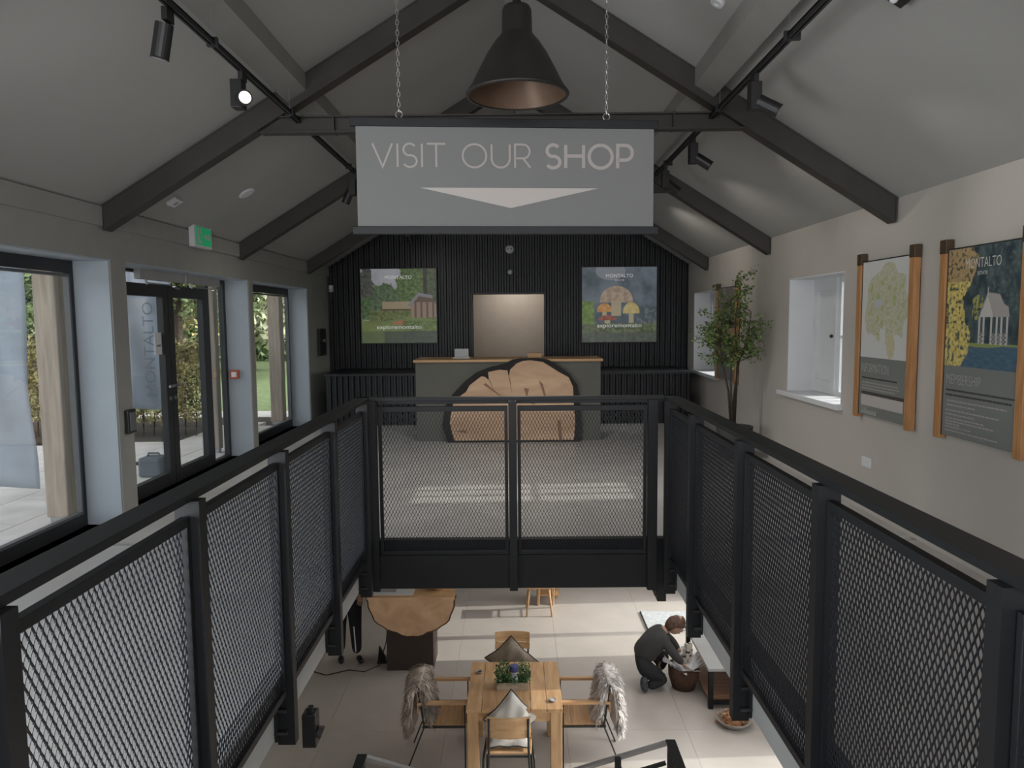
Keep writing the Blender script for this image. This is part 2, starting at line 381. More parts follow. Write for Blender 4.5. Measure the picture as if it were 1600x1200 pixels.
for a, b, lab in ((6.93, 7.86, 'silver door closer with arm over the left glass door leaf'), (7.9, 8.8, 'silver door closer with arm over the right glass door leaf')):
    t = thing('door_closer', lab, 'door closer', (XG+.05, a, 2.12), 'door closers')
    obj('housing', MB().box(XG+.025, XG+.085, a, b, 2.095, 2.19), mat('closer_grey', (.42, .42, .42), .5, .2), t, bevel=.004)
    mb = MB(); mb.bar((XG+.1, a+.1, 2.06), (XG+.16, (a+b)/2+.05, 2.05), .025, .01); mb.bar((XG+.16, (a+b)/2+.05, 2.04), (XG+.04, b-.05, 2.03), .025, .01); mb.tube([(XG+.1, a+.1, 2.045), (XG+.08, a+.1, 2.1)], .012)
    obj('arm', mb, m_silver, t)
c = obj('door_cable', MB().tube([(XG+.02, 6.68, 2.1), (XG+.06, 6.66, 1.98), (XG+.06, 6.68, 1.82), (XG+.025, 6.7, 1.72)], .007), m_darkplastic); tag(c, 'black cable loop at the hinge side of the glass door', 'cable')
# wall devices on the left
t = thing('exit_sign', 'green running man emergency exit sign high on the left wall', 'exit sign', (XL+.035, 7.65, 2.44))
obj('housing', MB().box(XL+.035, XL+.095, 7.44, 7.86, 2.44, 2.66), m_white, t, bevel=.006)
m_green = mat('exit_green', (.015, .30, .12), .5, var=0, emit=.35)
obj('sign_face', MB().box(XL+.095, XL+.099, 7.475, 7.83, 2.465, 2.645), m_green, t)
E_ = XL+.1005
mb = MB(); P3 = lambda y, z: V((E_, y, z))
mb.prism([(7.50, 2.48), (7.60, 2.48), (7.60, 2.63), (7.50, 2.63)], P3, (.001, 0, 0))
obj('doorway_symbol', mb, m_white, t)
mb = MB()
mb.prism([(7.548+.014*cos(a), 2.605+.014*sin(a)) for a in [i*pi/5 for i in range(10)]], lambda y, z: V((E_+.0015, y, z)), (.001, 0, 0))
for pl in ([(7.54, 2.585), (7.562, 2.585), (7.57, 2.54), (7.547, 2.54)], [(7.547, 2.545), (7.562, 2.545), (7.545, 2.5), (7.532, 2.5)], [(7.558, 2.545), (7.57, 2.545), (7.588, 2.505), (7.575, 2.5)], [(7.525, 2.555), (7.54, 2.585), (7.548, 2.58), (7.533, 2.55)]):
    mb.prism(pl, lambda y, z: V((E_+.0015, y, z)), (.001, 0, 0))
obj('running_figure', mb, m_green, t)
mb = MB(); mb.prism([(7.66, 2.545), (7.70, 2.545), (7.70, 2.52), (7.735, 2.557), (7.70, 2.594), (7.70, 2.569), (7.66, 2.569)], P3, (.001, 0, 0)); mb.prism([(7.745, 2.53), (7.80, 2.53), (7.80, 2.585), (7.745, 2.585)], P3, (.001, 0, 0))
obj('arrow_symbol', mb, m_white, t)
m_red = mat('call_point_red', (.42, .10, .05), .5, var=0)
t = thing('fire_call_point', 'red square fire alarm call point in the door reveal', 'fire alarm', (XL-.2, 9.13, 1.03))
obj('box', MB().box(XL-.26, XL-.15, 9.09, 9.138, .975, 1.085), m_red, t, bevel=.006)
obj('glass_cover', MB().box(XL-.235, XL-.175, 9.084, 9.09, 1.0, 1.06), m_white, t)
t = thing('push_pad', 'black and grey door release pad on the pier beside the doors', 'switch', (XL, 6.2, .85))
obj('back_box', MB().box(XL, XL+.035, 6.12, 6.25, .75, .95), m_darkplastic, t, bevel=.006)
obj('pad', MB().box(XL+.035, XL+.045, 6.14, 6.23, .77, .93), mat('grey_pad', (.12, .13, .14), .4), t, bevel=.003)
t = thing('alarm_sensor', 'small white motion sensor in the far left corner under the roof', 'sensor', (-3.2, 12.9, 2.25))
obj('body', MB().box(-3.25, -3.18, 12.86, 12.96, 2.18, 2.3), m_white, t, bevel=.015); obj('lens', MB().box(-3.238, -3.192, 12.853, 12.86, 2.19, 2.23), m_silver, t)
t = thing('coat_hook_board', 'dark key box and cables on the wall at the far left corner', 'wall box', (-3.28, 12.3, 1.2))
obj('back_panel', MB().box(XL, XL+.05, 12.2, 12.6, 1.1, 1.55), m_darkplastic, t, bevel=.005); obj('knob', MB().tube([(XL+.05, 12.4, 1.35), (XL+.09, 12.4, 1.35)], .03, 12), m_silver, t)
# small fittings on the far wall
t = thing('smoke_alarm', 'round white alarm with two dark slots high on the back wall', 'alarm', (-.1, YB-.04, 2.89))
mm = M.Rotation(R(90), 3, 'X')
obj('base', MB().lathe([(.001, 0), (.075, 0), (.075, .03), (.06, .05), (.001, .055)], (-.1, YB-.035, 2.89), 24, mm), m_white, t, smooth=True)
for s_ in (-1, 1): obj('vent', MB().box(-.1+s_*.03-.014, -.1+s_*.03+.014, YB-.095, YB-.088, 2.885, 2.9), m_darkplastic, t)
t = thing('wall_sensor', 'tiny round white sensor on the back wall under the alarm', 'sensor', (-.095, YB-.04, 2.5))
obj('base', MB().lathe([(.001, 0), (.042, 0), (.04, .02), (.001, .025)], (-.095, YB-.035, 2.5), 20, mm), m_white, t, smooth=True)
# ------------------------------------------------------------------ right windows
def rwindow(name, y0, y1, z0, z1, leaf0):
    r = struct(name, (XR+.3, (y0+y1)/2, z0)); x = XR+.3
    obj('window_reveal', wall_lining(y0, y1, z0, z1), m_white, r)
    obj('window_sill', MB().box(XR-.06, x, y0-.04, y1+.17, z0-.045, z0+.006), m_white, r, bevel=.004)
    mb = MB(); frame_rect(mb, x, x+.05, y0+.012, leaf0, z0, z1-.012, .05)
    w3 = (leaf0-y0-.06)
    for k in (1, 2): mb.box(x, x+.05, y0+.06+w3*k/3-.035, y0+.06+w3*k/3+.035, z0+.05, z1-.06)
    mb.box(x+.01, x+.04, y0+.06, leaf0-.05, (z0+z1)/2-.012, (z0+z1)/2+.012)
    obj('window_frame', mb, m_white, r)
    obj('glass_pane', MB().box(x+.02, x+.026, y0+.05, leaf0-.05, z0+.05, z1-.05), m_glass, r)
    mb = MB(); frame_rect(mb, x-.03, x+.02, leaf0, y1-.012, z0+.01, z1-.012, .09, .13)
    mb.box(x-.0, x+.015, leaf0+.09, y1-.1, z0+.1, z1-.1); sh = obj('shutter_leaf', mb, m_white, r)
    obj('knob', MB().sphere((x-.045, leaf0+.06, (z0+z1)/2), .018, 8), m_darkplastic, sh)
def wall_lining(y0, y1, z0, z1):
    mb = MB(); mb.box(XR+.001, XR+.3, y1-.012, y1, z0, z1); mb.box(XR+.001, XR+.3, y0, y0+.012, z0, z1); mb.box(XR+.001, XR+.3, y0+.012, y1-.012, z1-.012, z1); return mb
rwindow('window_3', *W1, 7.62); rwindow('window_4', *W2, 12.0)
for k, h in enumerate(LWH):
    r = struct('window_%d' % (5+k), (XR+.3, h[0], ZF)); mb = MB(); frame_rect(mb, XR+.3, XR+.35, h[0], h[1], h[2], h[3], .03)
    obj('window_frame', mb, m_white, r); obj('glass_pane', MB().box(XR+.32, XR+.326, h[0]+.03, h[1]-.03, h[2]+.03, h[3]-.03), m_glass, r)
t = thing('light_switch', 'small white socket plate low on the right wall under the panel', 'switch', (XR, 6.28, .43))
obj('plate', MB().box(XR-.012, XR, 6.2, 6.36, .385, .475), m_white, t, bevel=.003); obj('rocker', MB().box(XR-.017, XR-.012, 6.22, 6.26, .40, .46), m_white, t)
# ------------------------------------------------------------------ balustrade around the void
def expanded(mb, org, U_, N_, wdt, z0, z1, pw=.025, ph=.050, s=.0031, d=.0042, tilt=.3):
    """expanded metal: adjoining zigzag ribbons, each strand slanted through the sheet"""
    org = V(org); U_ = V(U_); N_ = V(N_); nl = int(wdt/(pw/2)); nj = int((z1-z0)/(ph/2)); q = ph*.07
    for k in range(nl):
        base = len(mb.v); cnt = 0
        for j in range(nj+1):
            sg = 1 if (j+k) % 2 else -1
            u = (k+.5)*pw/2+sg*(pw/4-s*.4); z = z0+j*ph/2
            if u < 0 or u > wdt: u = min(max(u, 0), wdt)
            for dz in (-q, q):
                zz = min(max(z+dz, z0), z1); p = org+U_*u+V((0, 0, zz-org.z))
                a = p+U_*(-s/2)+N_*(d*.5); b = p+U_*(s/2)+N_*(d*.5)
                e = p+U_*(s/2+0)-N_*(d*.5); f = p+U_*(-s/2)-N_*(d*.5)
                up = V((0, 0, tilt*d)); mb.v += [tuple(a+up), tuple(b+up), tuple(e-up), tuple(f-up)]; cnt += 1
        for i in range(cnt-1):
            o = base+i*4
            for a, b in ((0, 1), (1, 2), (2, 3), (3, 0)): mb.f.append((o+a, o+b, o+4+b, o+4+a))
ZT, ZB = 1.035, -.085
def rail_run(name, lab, side, posts, y_end):
    """side -1 left, +1 right"""
    s = side; t = thing(name, lab, 'railing', (s*1.12, 3, 0), 'railings around the stair void')
    x0 = s*1.13; Y0 = -.6
    # handrail: flat bar on top with a lip
    mb = MB(); mb.box(min(s*1.10, s*1.20), max(s*1.10, s*1.20), Y0, 5.5, 1.085, 1.112); mb.box(min(s*1.115, s*1.125), max(s*1.115, s*1.125), Y0, 5.5, 1.078, 1.085)
    obj('handrail', mb, m_black, t, bevel=.002)
    pm = None
    for y in posts:
        if pm is None:
            mb = MB(); mb.box(min(s*1.075, s*1.158), max(s*1.075, s*1.158), -.028, .028, -.34, 1.085)
            pm = obj('post', mb, m_black, t, bevel=.002); pm.location.y += y
        else: share(pm, 'post', t, pm.location-V((0, pm.location.y, 0))+V((0, y-3+3, 0)))
    bp = bt = None
    for y in posts:
        for dy in (-.075, .055):
            if bp is None:
                bp = obj('fixing_plate', MB().box(min(s*1.145, s*1.158), max(s*1.145, s*1.158), dy, dy+.022, -.30, -.10), m_black, t); bp.location.y += y; d0 = dy
            else: share(bp, 'fixing_plate', t, V((bp.location.x, y-3+3+dy-d0, bp.location.z)))
        for dy in (-.065, .068):
            for z in (-.15, -.26):
                if bt is None:
                    bt = obj('bolt', MB().tube([(s*1.10, dy, z), (s*1.16, dy, z)], .011, 8), m_black, t); bt.location.y += y; b0 = (dy, z)
                else: share(bt, 'bolt', t, V((bt.location.x, y+dy-b0[0], bt.location.z+z-b0[1])))
    ys = sorted(posts); gaps = list(zip(ys[:-1], ys[1:])); fm = None
    for a, b in [(ys[0]-.95, ys[0])]+gaps:
        L = b-a-.07; key = round(L, 3)
        if fm is None or abs(fm[2]-L) > .004:
            mb = MB(); xa, xb = sorted((s*1.105, s*1.135)); frame_rect(mb, xa, xb, 0, L, ZB, ZT, .022, .032)
            f0 = obj('panel_frame', mb, m_black, t, bevel=.0015); f0.location.y += a+.035
            mb = MB(); expanded(mb, (s*1.12, .02, 0), (0, 1, 0), (-s, 0, 0), L-.04, ZB+.03, ZT-.03)
            m0 = obj('expanded_mesh', mb, m_mesh, f0, recalc=False)
            fm = (f0, m0, L)
        else:
            f1 = share(fm[0], 'panel_frame', t, V((fm[0].location.x, a+.035, fm[0].location.z))); share(fm[1], 'expanded_mesh', f1, (0, 0, 0))
    obj('kerb_plate', MB().box(min(s*1.165, s*1.18), max(s*1.165, s*1.18), Y0, 5.44, -.05, .10 if s > 0 else .05), m_black, t)
    return t
# share() places the copy at a parent-relative location; the first piece was built at y=0 in world space
rail_run('side_railing', 'black expanded mesh railing along the left side of the void', -1, [.55, 1.50, 2.46, 3.39, 4.33, 5.27], 5.44)
rail_run('side_railing', 'black expanded mesh railing along the right side of the void', 1, [.62, 1.62, 2.62, 3.58, 4.55, 5.30], 5.44)
t = thing('cross_railing', 'black two-panel mesh railing across the far end of the void', 'railing', (0, 5.45, 0), 'railings around the stair void')
mb = MB(); mb.box(-1.20, 1.20, 5.44, 5.50, 1.085, 1.112); mb.box(-1.15, 1.15, 5.46, 5.47, 1.06, 1.085); obj('handrail', mb, m_black, t, bevel=.002)
for a, b in ((-1.115, -1.045), (-.062, -.002), (.975, 1.045)): obj('post', MB().box(a, b, 5.40, 5.455, -.36, 1.086), m_black, t, bevel=.002)
for a, b in ((-1.035, -.068), (.004, .97)):
    mb = MB(); mb.box(a, a+.024, 5.43, 5.46, ZB, 1.045); mb.box(b-.024, b, 5.43, 5.46, ZB, 1.045); mb.box(a+.024, b-.024, 5.43, 5.46, 1.005, 1.045); mb.box(a+.024, b-.024, 5.43, 5.46, ZB, ZB+.03)
    f = obj('panel_frame', mb, m_black, t, bevel=.0015)
    mb = MB(); expanded(mb, (a+.02, 5.445, 0), (1, 0, 0), (0, -1, 0), b-a-.04, ZB+.03, 1.01); obj('expanded_mesh', mb, m_mesh, f, recalc=False)
for a, b in ((-1.11, -.034), (-.030, 1.06)): obj('fascia_plate', MB().box(a, b, 5.462, 5.475, -.36, -.10), m_black, t, bevel=.002)
obj('kerb_plate', MB().box(-1.165, 1.165, 5.49, 5.56, -.34, .012), m_black, t)
# small black speakers under the slab edge
for x, y, z, lab in ((-1.075, 3.62, -.40, 'black box under the slab edge, low on the left of the void'), (1.12, 5.62, -.43, 'black box under the slab edge at the right end of the cross railing')):
    t = thing('spot_box', lab, 'light fitting', (x, y, z+.12), 'black boxes under the slab edge')
    obj('bracket', MB().box(x-.012, x+.012, y-.02, y+.02, z+.08, -.28 if y > 5 else -.29), m_black, t)
    obj('housing', MB().box(x-.035, x+.035, y-.04, y+.04, z-.09, z+.085), m_darkplastic, t, bevel=.004)
    obj('lens_hood', MB().tube([(x+(.035 if x < 0 else -.035), y, z-.02), (x+(.06 if x < 0 else -.06), y, z-.03)], [.028, .034], 10), m_beam, t)
# ------------------------------------------------------------------ hanging banner
t = thing('hanging_banner', 'grey banner with VISIT OUR SHOP and a pale downward triangle', 'banner', (-.045, 4.5, 2.21))
ang = R(4.6); ux = V((cos(ang), sin(ang), 0)); c0 = V((-.045, 4.5, 0)); nrm = V((sin(ang), -cos(ang), 0))
def bb(mb, h, t_, z0, z1, sh=0):
    a = c0-ux*h+ux*sh; b = c0+ux*h+ux*sh
    mb.add([p+nrm*s_*t_/2+V((0, 0, z)) for p in (a, b) for s_ in (-1, 1) for z in (z0, z1)], [(0, 1, 3, 2), (4, 6, 7, 5), (0, 4, 5, 1), (2, 3, 7, 6), (0, 2, 6, 4), (1, 5, 7, 3)]); return mb
m_banner = mat('banner_fabric', (.165, .168, .165), .8, var=.01)
obj('fabric', bb(MB(), .89, .006, 2.235, 2.835), m_banner, t)
obj('top_bar', bb(MB(), .92, .035, 2.822, 2.872, -.005), m_black, t, bevel=.004); obj('bottom_bar', bb(MB(), .92, .035, 2.196, 2.243), m_black, t, bevel=.004)
m_cream = mat('cream_print', (.42, .385, .365), .7, var=0); m_let = mat('letter_print', (.34, .31, .295), .7, var=0)
pp = lambda s_, z: c0+ux*s_+nrm*.0038+V((0, 0, z))
def arc(cx, cy, rx, ry, a0, a1, n=14): return [(cx+rx*cos(R(a0+(a1-a0)*i/n)), cy+ry*sin(R(a0+(a1-a0)*i/n))) for i in range(n+1)]
GL = {'V': (.86, [[(0, 1), (.43, 0), (.86, 1)]]), 'I': (.0, [[(0, 0), (0, 1)]]), 'T': (.80, [[(0, 1), (.80, 1)], [(.40, 1), (.40, 0)]]),
      'S': (.62, [arc(.31, .745, .27, .255, 35, 255, 14)+arc(.31, .255, .30, .255, 75, -150, 16)]), 'O': (1.04, [arc(.52, .5, .52, .5, 90, 450, 30)]),
      'U': (.80, [[(0, 1)]+arc(.40, .38, .40, .38, 180, 360, 16)+[(.80, 1)]]), 'R': (.68, [[(0, 0), (0, 1), (.36, 1)]+arc(.36, .70, .29, .30, 90, -90, 12)+[(0, .40)], [(.36, .40), (.68, 0)]]),
      'H': (.80, [[(0, 0), (0, 1)], [(.80, 0), (.80, 1)], [(0, .52), (.80, .52)]]), 'P': (.66, [[(0, 0), (0, 1), (.36, 1)]+arc(.36, .68, .30, .32, 90, -90, 12)+[(0, .36)]])}
def strokes(name, word, x, z0, h, wd, gap, m, parent):
    mb = MB(); q = 0
    for ch in word:
        w_, pl = GL[ch]
        for line in pl:
            P_ = [(x+a*h, z0+b*h) for a, b in line]; n = len(P_); k = len(mb.v)
            for i, (a, b) in enumerate(P_):
                d0 = V(P_[i])-V(P_[max(i-1, 0)]); d1 = V(P_[min(i+1, n-1)])-V(P_[i]); d0 = d0.normalized() if d0.length else d1.normalized(); d1 = d1.normalized() if d1.length else d0
                e = (d0+d1).normalized() if (d0+d1).length > .1 else d1; sc_ = 1/max(.45, e.dot(d1)); nn_ = V((-e.y, e.x))*wd/2*sc_
                for g_ in (1, -1): mb.v.append(tuple(pp(a+nn_.x*g_, b+nn_.y*g_)+nrm*.0001*q))
            for i in range(n-1): mb.f.append((k+2*i, k+2*i+1, k+2*i+3, k+2*i+2))
            q = (q+1) % 3
        x += w_*h+gap
    o = obj(name, mb, m, parent, recalc=False); return x
strokes('light_lettering', 'VISIT', -.795, 2.590, .135, .0115, .030, m_let, t)
strokes('light_lettering', 'OUR', -.265, 2.590, .135, .0115, .032, m_let, t)
strokes('bold_lettering', 'SHOP', .235, 2.590, .135, .020, .034, m_let, t)
obj('triangle', MB().prism([(-.52, 2.470), (.55, 2.470), (.02, 2.352)], pp, nrm*.001), m_cream, t)
m_chain = mat('chain_steel', (.45, .45, .44), .35, .8, var=.05)
for sx, lab in ((-.635, 'thin steel chain holding the left end of the banner'), (.60, 'thin steel chain holding the right end of the banner')):
    p = c0+ux*sx; top = zr(p.x)-.01; mb = MB(); z = 2.90; i = 0
    mb.tube([p+V((.02*cos(a), 0, 2.893+.02*sin(a))) for a in [k*pi/6 for k in range(13)]], .0035, 6, False)
    while z < top-.02:
        e = ux if i % 2 else nrm
        pts = [p+e*(.0085*cos(a))+V((0, 0, z+.02+.017*sin(a))) for a in [k*pi/4 for k in range(9)]]
        mb.tube(pts, .0025, 5, False); z += .029; i += 1
    mb.tube([p+V((0, 0, top-.03)), p+V((0, 0, top+.01))], .01, 8)
    c = obj('hanging_chain', mb, m_chain, recalc=False); tag(c, lab, 'chain', 'banner chains')
# ------------------------------------------------------------------ pendant lamps
m_lamp = mat('dark_bronze_lamp', (.022, .019, .017), .5, .3, var=.1); m_copper = mat('lamp_inside_copper', (.11, .065, .04), .45, .4, var=.15)
def pendant(x, y, z, lab, power=0):
    t = thing('pendant_lamp', lab, 'lamp', (x, y, z), 'large bell pendant lamps')
    out = [(.255, 0), (.262, .01), (.255, .022), (.238, .045), (.20, .12), (.155, .205), (.115, .265), (.088, .295), (.078, .31), (.075, .42), (.066, .44), (.03, .446), (.002, .447)]
    inn = [(.25, .002), (.232, .042), (.194, .115), (.148, .2), (.108, .258), (.07, .29), (.002, .3)]
    obj('shade', MB().lathe(out, (x, y, z), 48), m_lamp, t, smooth=True)
    obj('shade_lining', MB().lathe(inn, (x, y, z), 48), m_copper, t, smooth=True)
    obj('rim', MB().lathe([(.249, -.003), (.262, -.003), (.266, .006), (.262, .014), (.249, .014), (.249, -.003)], (x, y, z), 48), m_lamp, t, smooth=True)
    obj('bulb', MB().sphere((x, y, z+.2), .045, 10), mat('bulb_glass', (.5, .45, .4), .2, var=0), t, smooth=True)
    if power: light('pendant_light', 'SPOT', (x, y, z+.12), (0, 0, -1), power, (1, .95, .88), spot=R(150), blend=.8, radius=.06)  # fill beam added to brighten the far floor, source hidden by the banner
    mb = MB().lathe([(.02, .44), (.022, .475), (.012, .49), (.012, .5)], (x, y, z), 12); obj('cord_grip', mb, m_darkplastic, t, smooth=True)
    mb = MB().tube([(x, y, z+.49), (x+.006, y, z+.55), (x, y, z+.62), (x, y, zr(x)-.03)], .006, 6); obj('cord', mb, m_darkplastic, t)
    obj('ceiling_rose', MB().lathe([(.001, 0), (.05, 0), (.055, .03), (.04, .09)], (x, y, zr(x)-.06), 20), m_lamp, t, smooth=True)
pendant(.017, 3.9, 2.83, 'large dark bell pendant lamp hanging in front of the banner')
pendant(.0, 7.3, 2.83, 'dark pendant lamp whose cord shows just above the banner', 150)
# ------------------------------------------------------------------ tracks and spotlights
def track(x, y0, y1, lab):
    t = thing('light_track', lab, 'light track', (x, y0, 3.25), 'light tracks'); z = 3.255
    mb = MB(); mb.box(x-.018, x-.005, y0, y1, z-.016, z+.016); mb.box(x+.005, x+.018, y0, y1, z-.016, z+.016); mb.box(x-.018, x+.018, y0, y1, z+.006, z+.016)
    obj('rail', mb, m_darkplastic, t)
    obj('conduit', MB().tube([(x-.045*(1 if x < 0 else -1), y0, z+.02), (x-.045*(1 if x < 0 else -1), y1, z+.02)], .009, 6), m_frame, t)
    for y in (4.3, 5.72, 7.7, 9.8, 11.6):
        obj('suspension_wire', MB().tube([(x, y, z+.01), (x, y, zr(x)-.0)], .0022, 5), m_silver, t)
        obj('bracket', MB().box(x-.03, x+.06 if x > 0 else x+.03, y-.012, y+.012, z-.02, z+.03), m_frame, t)
track(-1.70, 1.5, 12.4, 'black spotlight track along the left side of the roof'); track(1.55, 1.5, 12.4, 'black spotlight track along the right side of the roof')
m_lens = mat('spot_lens', (.35, .35, .35), .25, var=0); m_lit = mat('lit_lens', (1, .93, .8), .3, var=0, emit=.75)
def spot(x, y, aim, lab, lit=False, L=.15, box=True, drop=.05, power=0, e=(1, .93, .84), cone=68):
    t = thing('track_spotlight', lab, 'spotlight', (x, y, 3.23), 'track spotlights'); z = 3.238
    aim = V(aim).normalized()
    obj('adaptor', MB().box(x-.014, x+.014, y-.04, y+.04, z-drop-.002, z), m_darkplastic, t)
    bx = x+(-.03 if x < 0 else .0)
    if box:
        obj('driver_box', MB().box(bx-.035, bx+.035, y-.045, y+.045, z-drop-.17, z-drop), m_darkplastic, t, bevel=.003); c = V((bx, y, z-drop-.12))+aim*.07
        if abs(aim.z) < .95: c += V((.04 if aim.x > 0 else -.04, -.03 if aim.y < 0 else .0, 0))*.6
    else: c = V((x-.02, y, z-drop-.02))+aim*.075
    obj('lamp_head', MB().tube([c-aim*L/2, c+aim*L/2-aim*.008, c+aim*L/2], [.044, .044, .046], 20), m_darkplastic, t, smooth=False)
    q = c+aim*(L/2+.0005); obj('lens', MB().tube([q-aim*.002, q], .037, 20), m_lit if lit else m_lens, t)
    if power:
        l = light('spot_beam', 'SPOT', q+aim*.02, aim, power, e, spot=R(cone), blend=1, radius=.04)
spot(-1.72, 3.80, (-.25, .1, -1), 'black cylinder spotlight pointing down at the top left', box=False, L=.17, drop=.06, power=0)
spot(-1.70, 4.75, (.50, -.80, -.10), 'lit spotlight with bright round lens on the left track', lit=True, L=.07, power=10)
spot(-1.70, 8.0, (-.5, .2, -1), 'black spotlight at the left edge of the banner', power=18, cone=120)
spot(-1.70, 10.9, (.2, .6, -.8), 'black spotlight on the left track seen below the banner', power=16, cone=120)
spot(-1.70, 12.0, (.1, .5, -1), 'black spotlight at the far end of the left track', power=0)
spot(1.55, 4.90, (.72, -.25, -.45), 'black spotlight nearest the camera on the right track', power=14)
spot(1.55, 6.55, (.75, -.1, -.5), 'black spotlight second from the camera on the right track', power=13, cone=100)
spot(1.55, 7.75, (.75, .2, -.5), 'black spotlight third from the camera on the right track', power=13, cone=105)
spot(1.55, 9.9, (.7, .3, -.5), 'black spotlight on the right track behind the banner edge', power=22, cone=120)
# ceiling fittings
def on_slope(x, y): return V((x, y, zr(x))), V((-.605 if x < -.08 else .625, 0, -1)).normalized()*1
def disc(name, lab, cat, x, y, r, h, m, ring=False):
    p, n = V((x, y, zr(x))), V((.605 if x < -.08 else -.625, 0, -1)).normalized()
    rt = V((0, 0, 1)).rotation_difference(n).to_matrix()
    t = thing(name, lab, cat, p)
    obj('body', MB().lathe([(.001, -.01), (r, -.01), (r, h*.6), (r*.85, h), (r*.5 if ring else .001, h)] + ([(r*.45, h*.5), (.001, h*.5)] if ring else []), p, 28, rt), m, t, smooth=False)
    if ring: obj('lens', MB().lathe([(r*.4, h*.3), (.001, h*.55)], p, 20, rt), m_lens, t)
    return t
disc('ceiling_speaker', 'round white ceiling speaker on the left roof slope', 'ceiling fitting', -2.69, 7.5, .085, .018, m_white)
disc('ceiling_spot', 'small ring shaped white detector at the top right of the roof', 'ceiling fitting', 1.3, 4.86, .05, .03, m_white, True)
disc('smoke_detector', 'white smoke detector near the ridge behind the pendant lamp', 'smoke detector', -.2, 9.5, .055, .05, m_white, True)
t = thing('ceiling_sensor', 'small rectangular white sensor on the left roof slope', 'sensor', (-3.03, 6.65, zr(-3.03)))
mx = M.Translation((-3.03, 6.65, zr(-3.03)-.012)) @ M.Rotation(-math.atan(.605), 4, 'Y')
obj('body', MB().box(-.05, .05, -.07, .07, -.02, .012, mx), m_white, t, bevel=.004); obj('lens', MB().box(-.02, .02, -.02, .02, -.026, -.02, mx), m_lens, t)
t = thing('emergency_light', 'black emergency light with two white lamps at the top right', 'emergency light', (1.87, 3.8, zr(1.87)))
mx = M.Translation((1.87, 3.80, zr(1.87)-.035)) @ M.Rotation(math.atan(.625), 4, 'Y')
obj('housing', MB().box(-.1, .1, -.05, .05, -.03, .03, mx), m_darkplastic, t, bevel=.004)
for s_ in (-1, 1): obj('lamp', MB().sphere(mx @ V((s_*.035, 0, -.035)), .022, 8), m_white, t, smooth=True)
# ------------------------------------------------------------------ printed pictures (vertex colours on a flat sheet)
def nz(x, y, s=1.0, o=0.0): return noise.noise(V((x*s, y*s, o)))
def fb(x, y, s, o=0): return .6*nz(x, y, s, o)+.3*nz(x, y, s*2.1, o+3)+.2*nz(x, y, s*4.3, o+7)
def picture(name, fn, nx, ny, org, xd, zd, W_, H_, parent, emit=0):
    X = V(xd); Z = V(zd); org = V(org)-root_off(parent)
    vs = [tuple(org+X*(W_*i/nx)+Z*(H_*j/ny)) for j in range(ny+1) for i in range(nx+1)]
    fs = [(j*(nx+1)+i, j*(nx+1)+i+1, (j+1)*(nx+1)+i+1, (j+1)*(nx+1)+i) for j in range(ny) for i in range(nx)]
    me = bpy.data.meshes.new(name); me.from_pydata(vs, [], fs)
    ca = me.color_attributes.new('Col', 'FLOAT_COLOR', 'POINT')
    buf = []
    for j in range(ny+1):
        for i in range(nx+1): buf += [max(0, c) for c in fn(i/nx, j/ny)]+[1]
    ca.data.foreach_set('color', buf)
    me.materials.append(mat('print_lit' if emit else 'print', (1, 1, 1), .35 if emit else .6, var=0, vcol=True, emit=emit))
    o = bpy.data.objects.new(name, me); COL.objects.link(o); o.parent = parent; return o
def mixc(a, b, t): t = min(1, max(0, t)); return tuple(p+(q-p)*t for p, q in zip(a, b))
def inpoly(x, y, P):
    c = False; j = len(P)-1
    for i in range(len(P)):
        if (P[i][1] > y) != (P[j][1] > y) and x < (P[j][0]-P[i][0])*(y-P[i][1])/(P[j][1]-P[i][1])+P[i][0]: c = not c
        j = i
    return c
def lake(u, v):     # v 0 bottom .. 1 top ; summer house by a lake
    n = fb(u, v*.9, 9); n2 = fb(u, v, 28, 5)
    c = mixc((.018, .032, .045), (.07, .10, .10), .45+n*1.4)
    if u > .55 and v > .45: c = mixc(c, (.13, .17, .17), max(0, n2)*1.2)
    if v < .18+.01*sin(u*9): c = mixc((.035, .075, .115), (.07, .13, .18), .5+fb(u, v*4, 14, 2))
    elif v < .205 and u > .22: c = (.20, .24, .08)
    gold = (u < .34-.25*max(0, .45-v)+.09*sin(v*9)+.06*n)
    if gold and n2+.5*fb(u, v, 14, 8) > -.18: c = mixc((.36, .27, .07), (.60, .50, .17), .5+n2*1.5) if v < .72 else mixc((.26, .19, .08), (.40, .27, .14), .5+n2)
    elif gold: c = mixc(c, (.10, .09, .05), .6)
    if .38 < u < .52 and .40 < v < .60 and n2 > .0: c = (.28, .28, .08)
    W = (.42, .40, .38); W2 = (.30, .28, .27)
    if inpoly(u, v, [(.46, .42), (.585, .62), (.74, .60), (.80, .52), (.85, .50), (.87, .42), (.68, .42), (.585, .585)]): c = W2
    if inpoly(u, v, [(.475, .42), (.585, .59), (.675, .42)]): c = W
    if abs(u-.585) < .006 and .59 < v < .66: c = W
    if .20 < v < .42:
        for px in (.485, .545, .645, .715, .775, .845):
            if abs(u-px) < .011: c = W
        if .48 < u < .855 and v < .29 and not (.56 < u < .64) and (int(u*60)+int(v*60)) % 2: c = W2
    return c
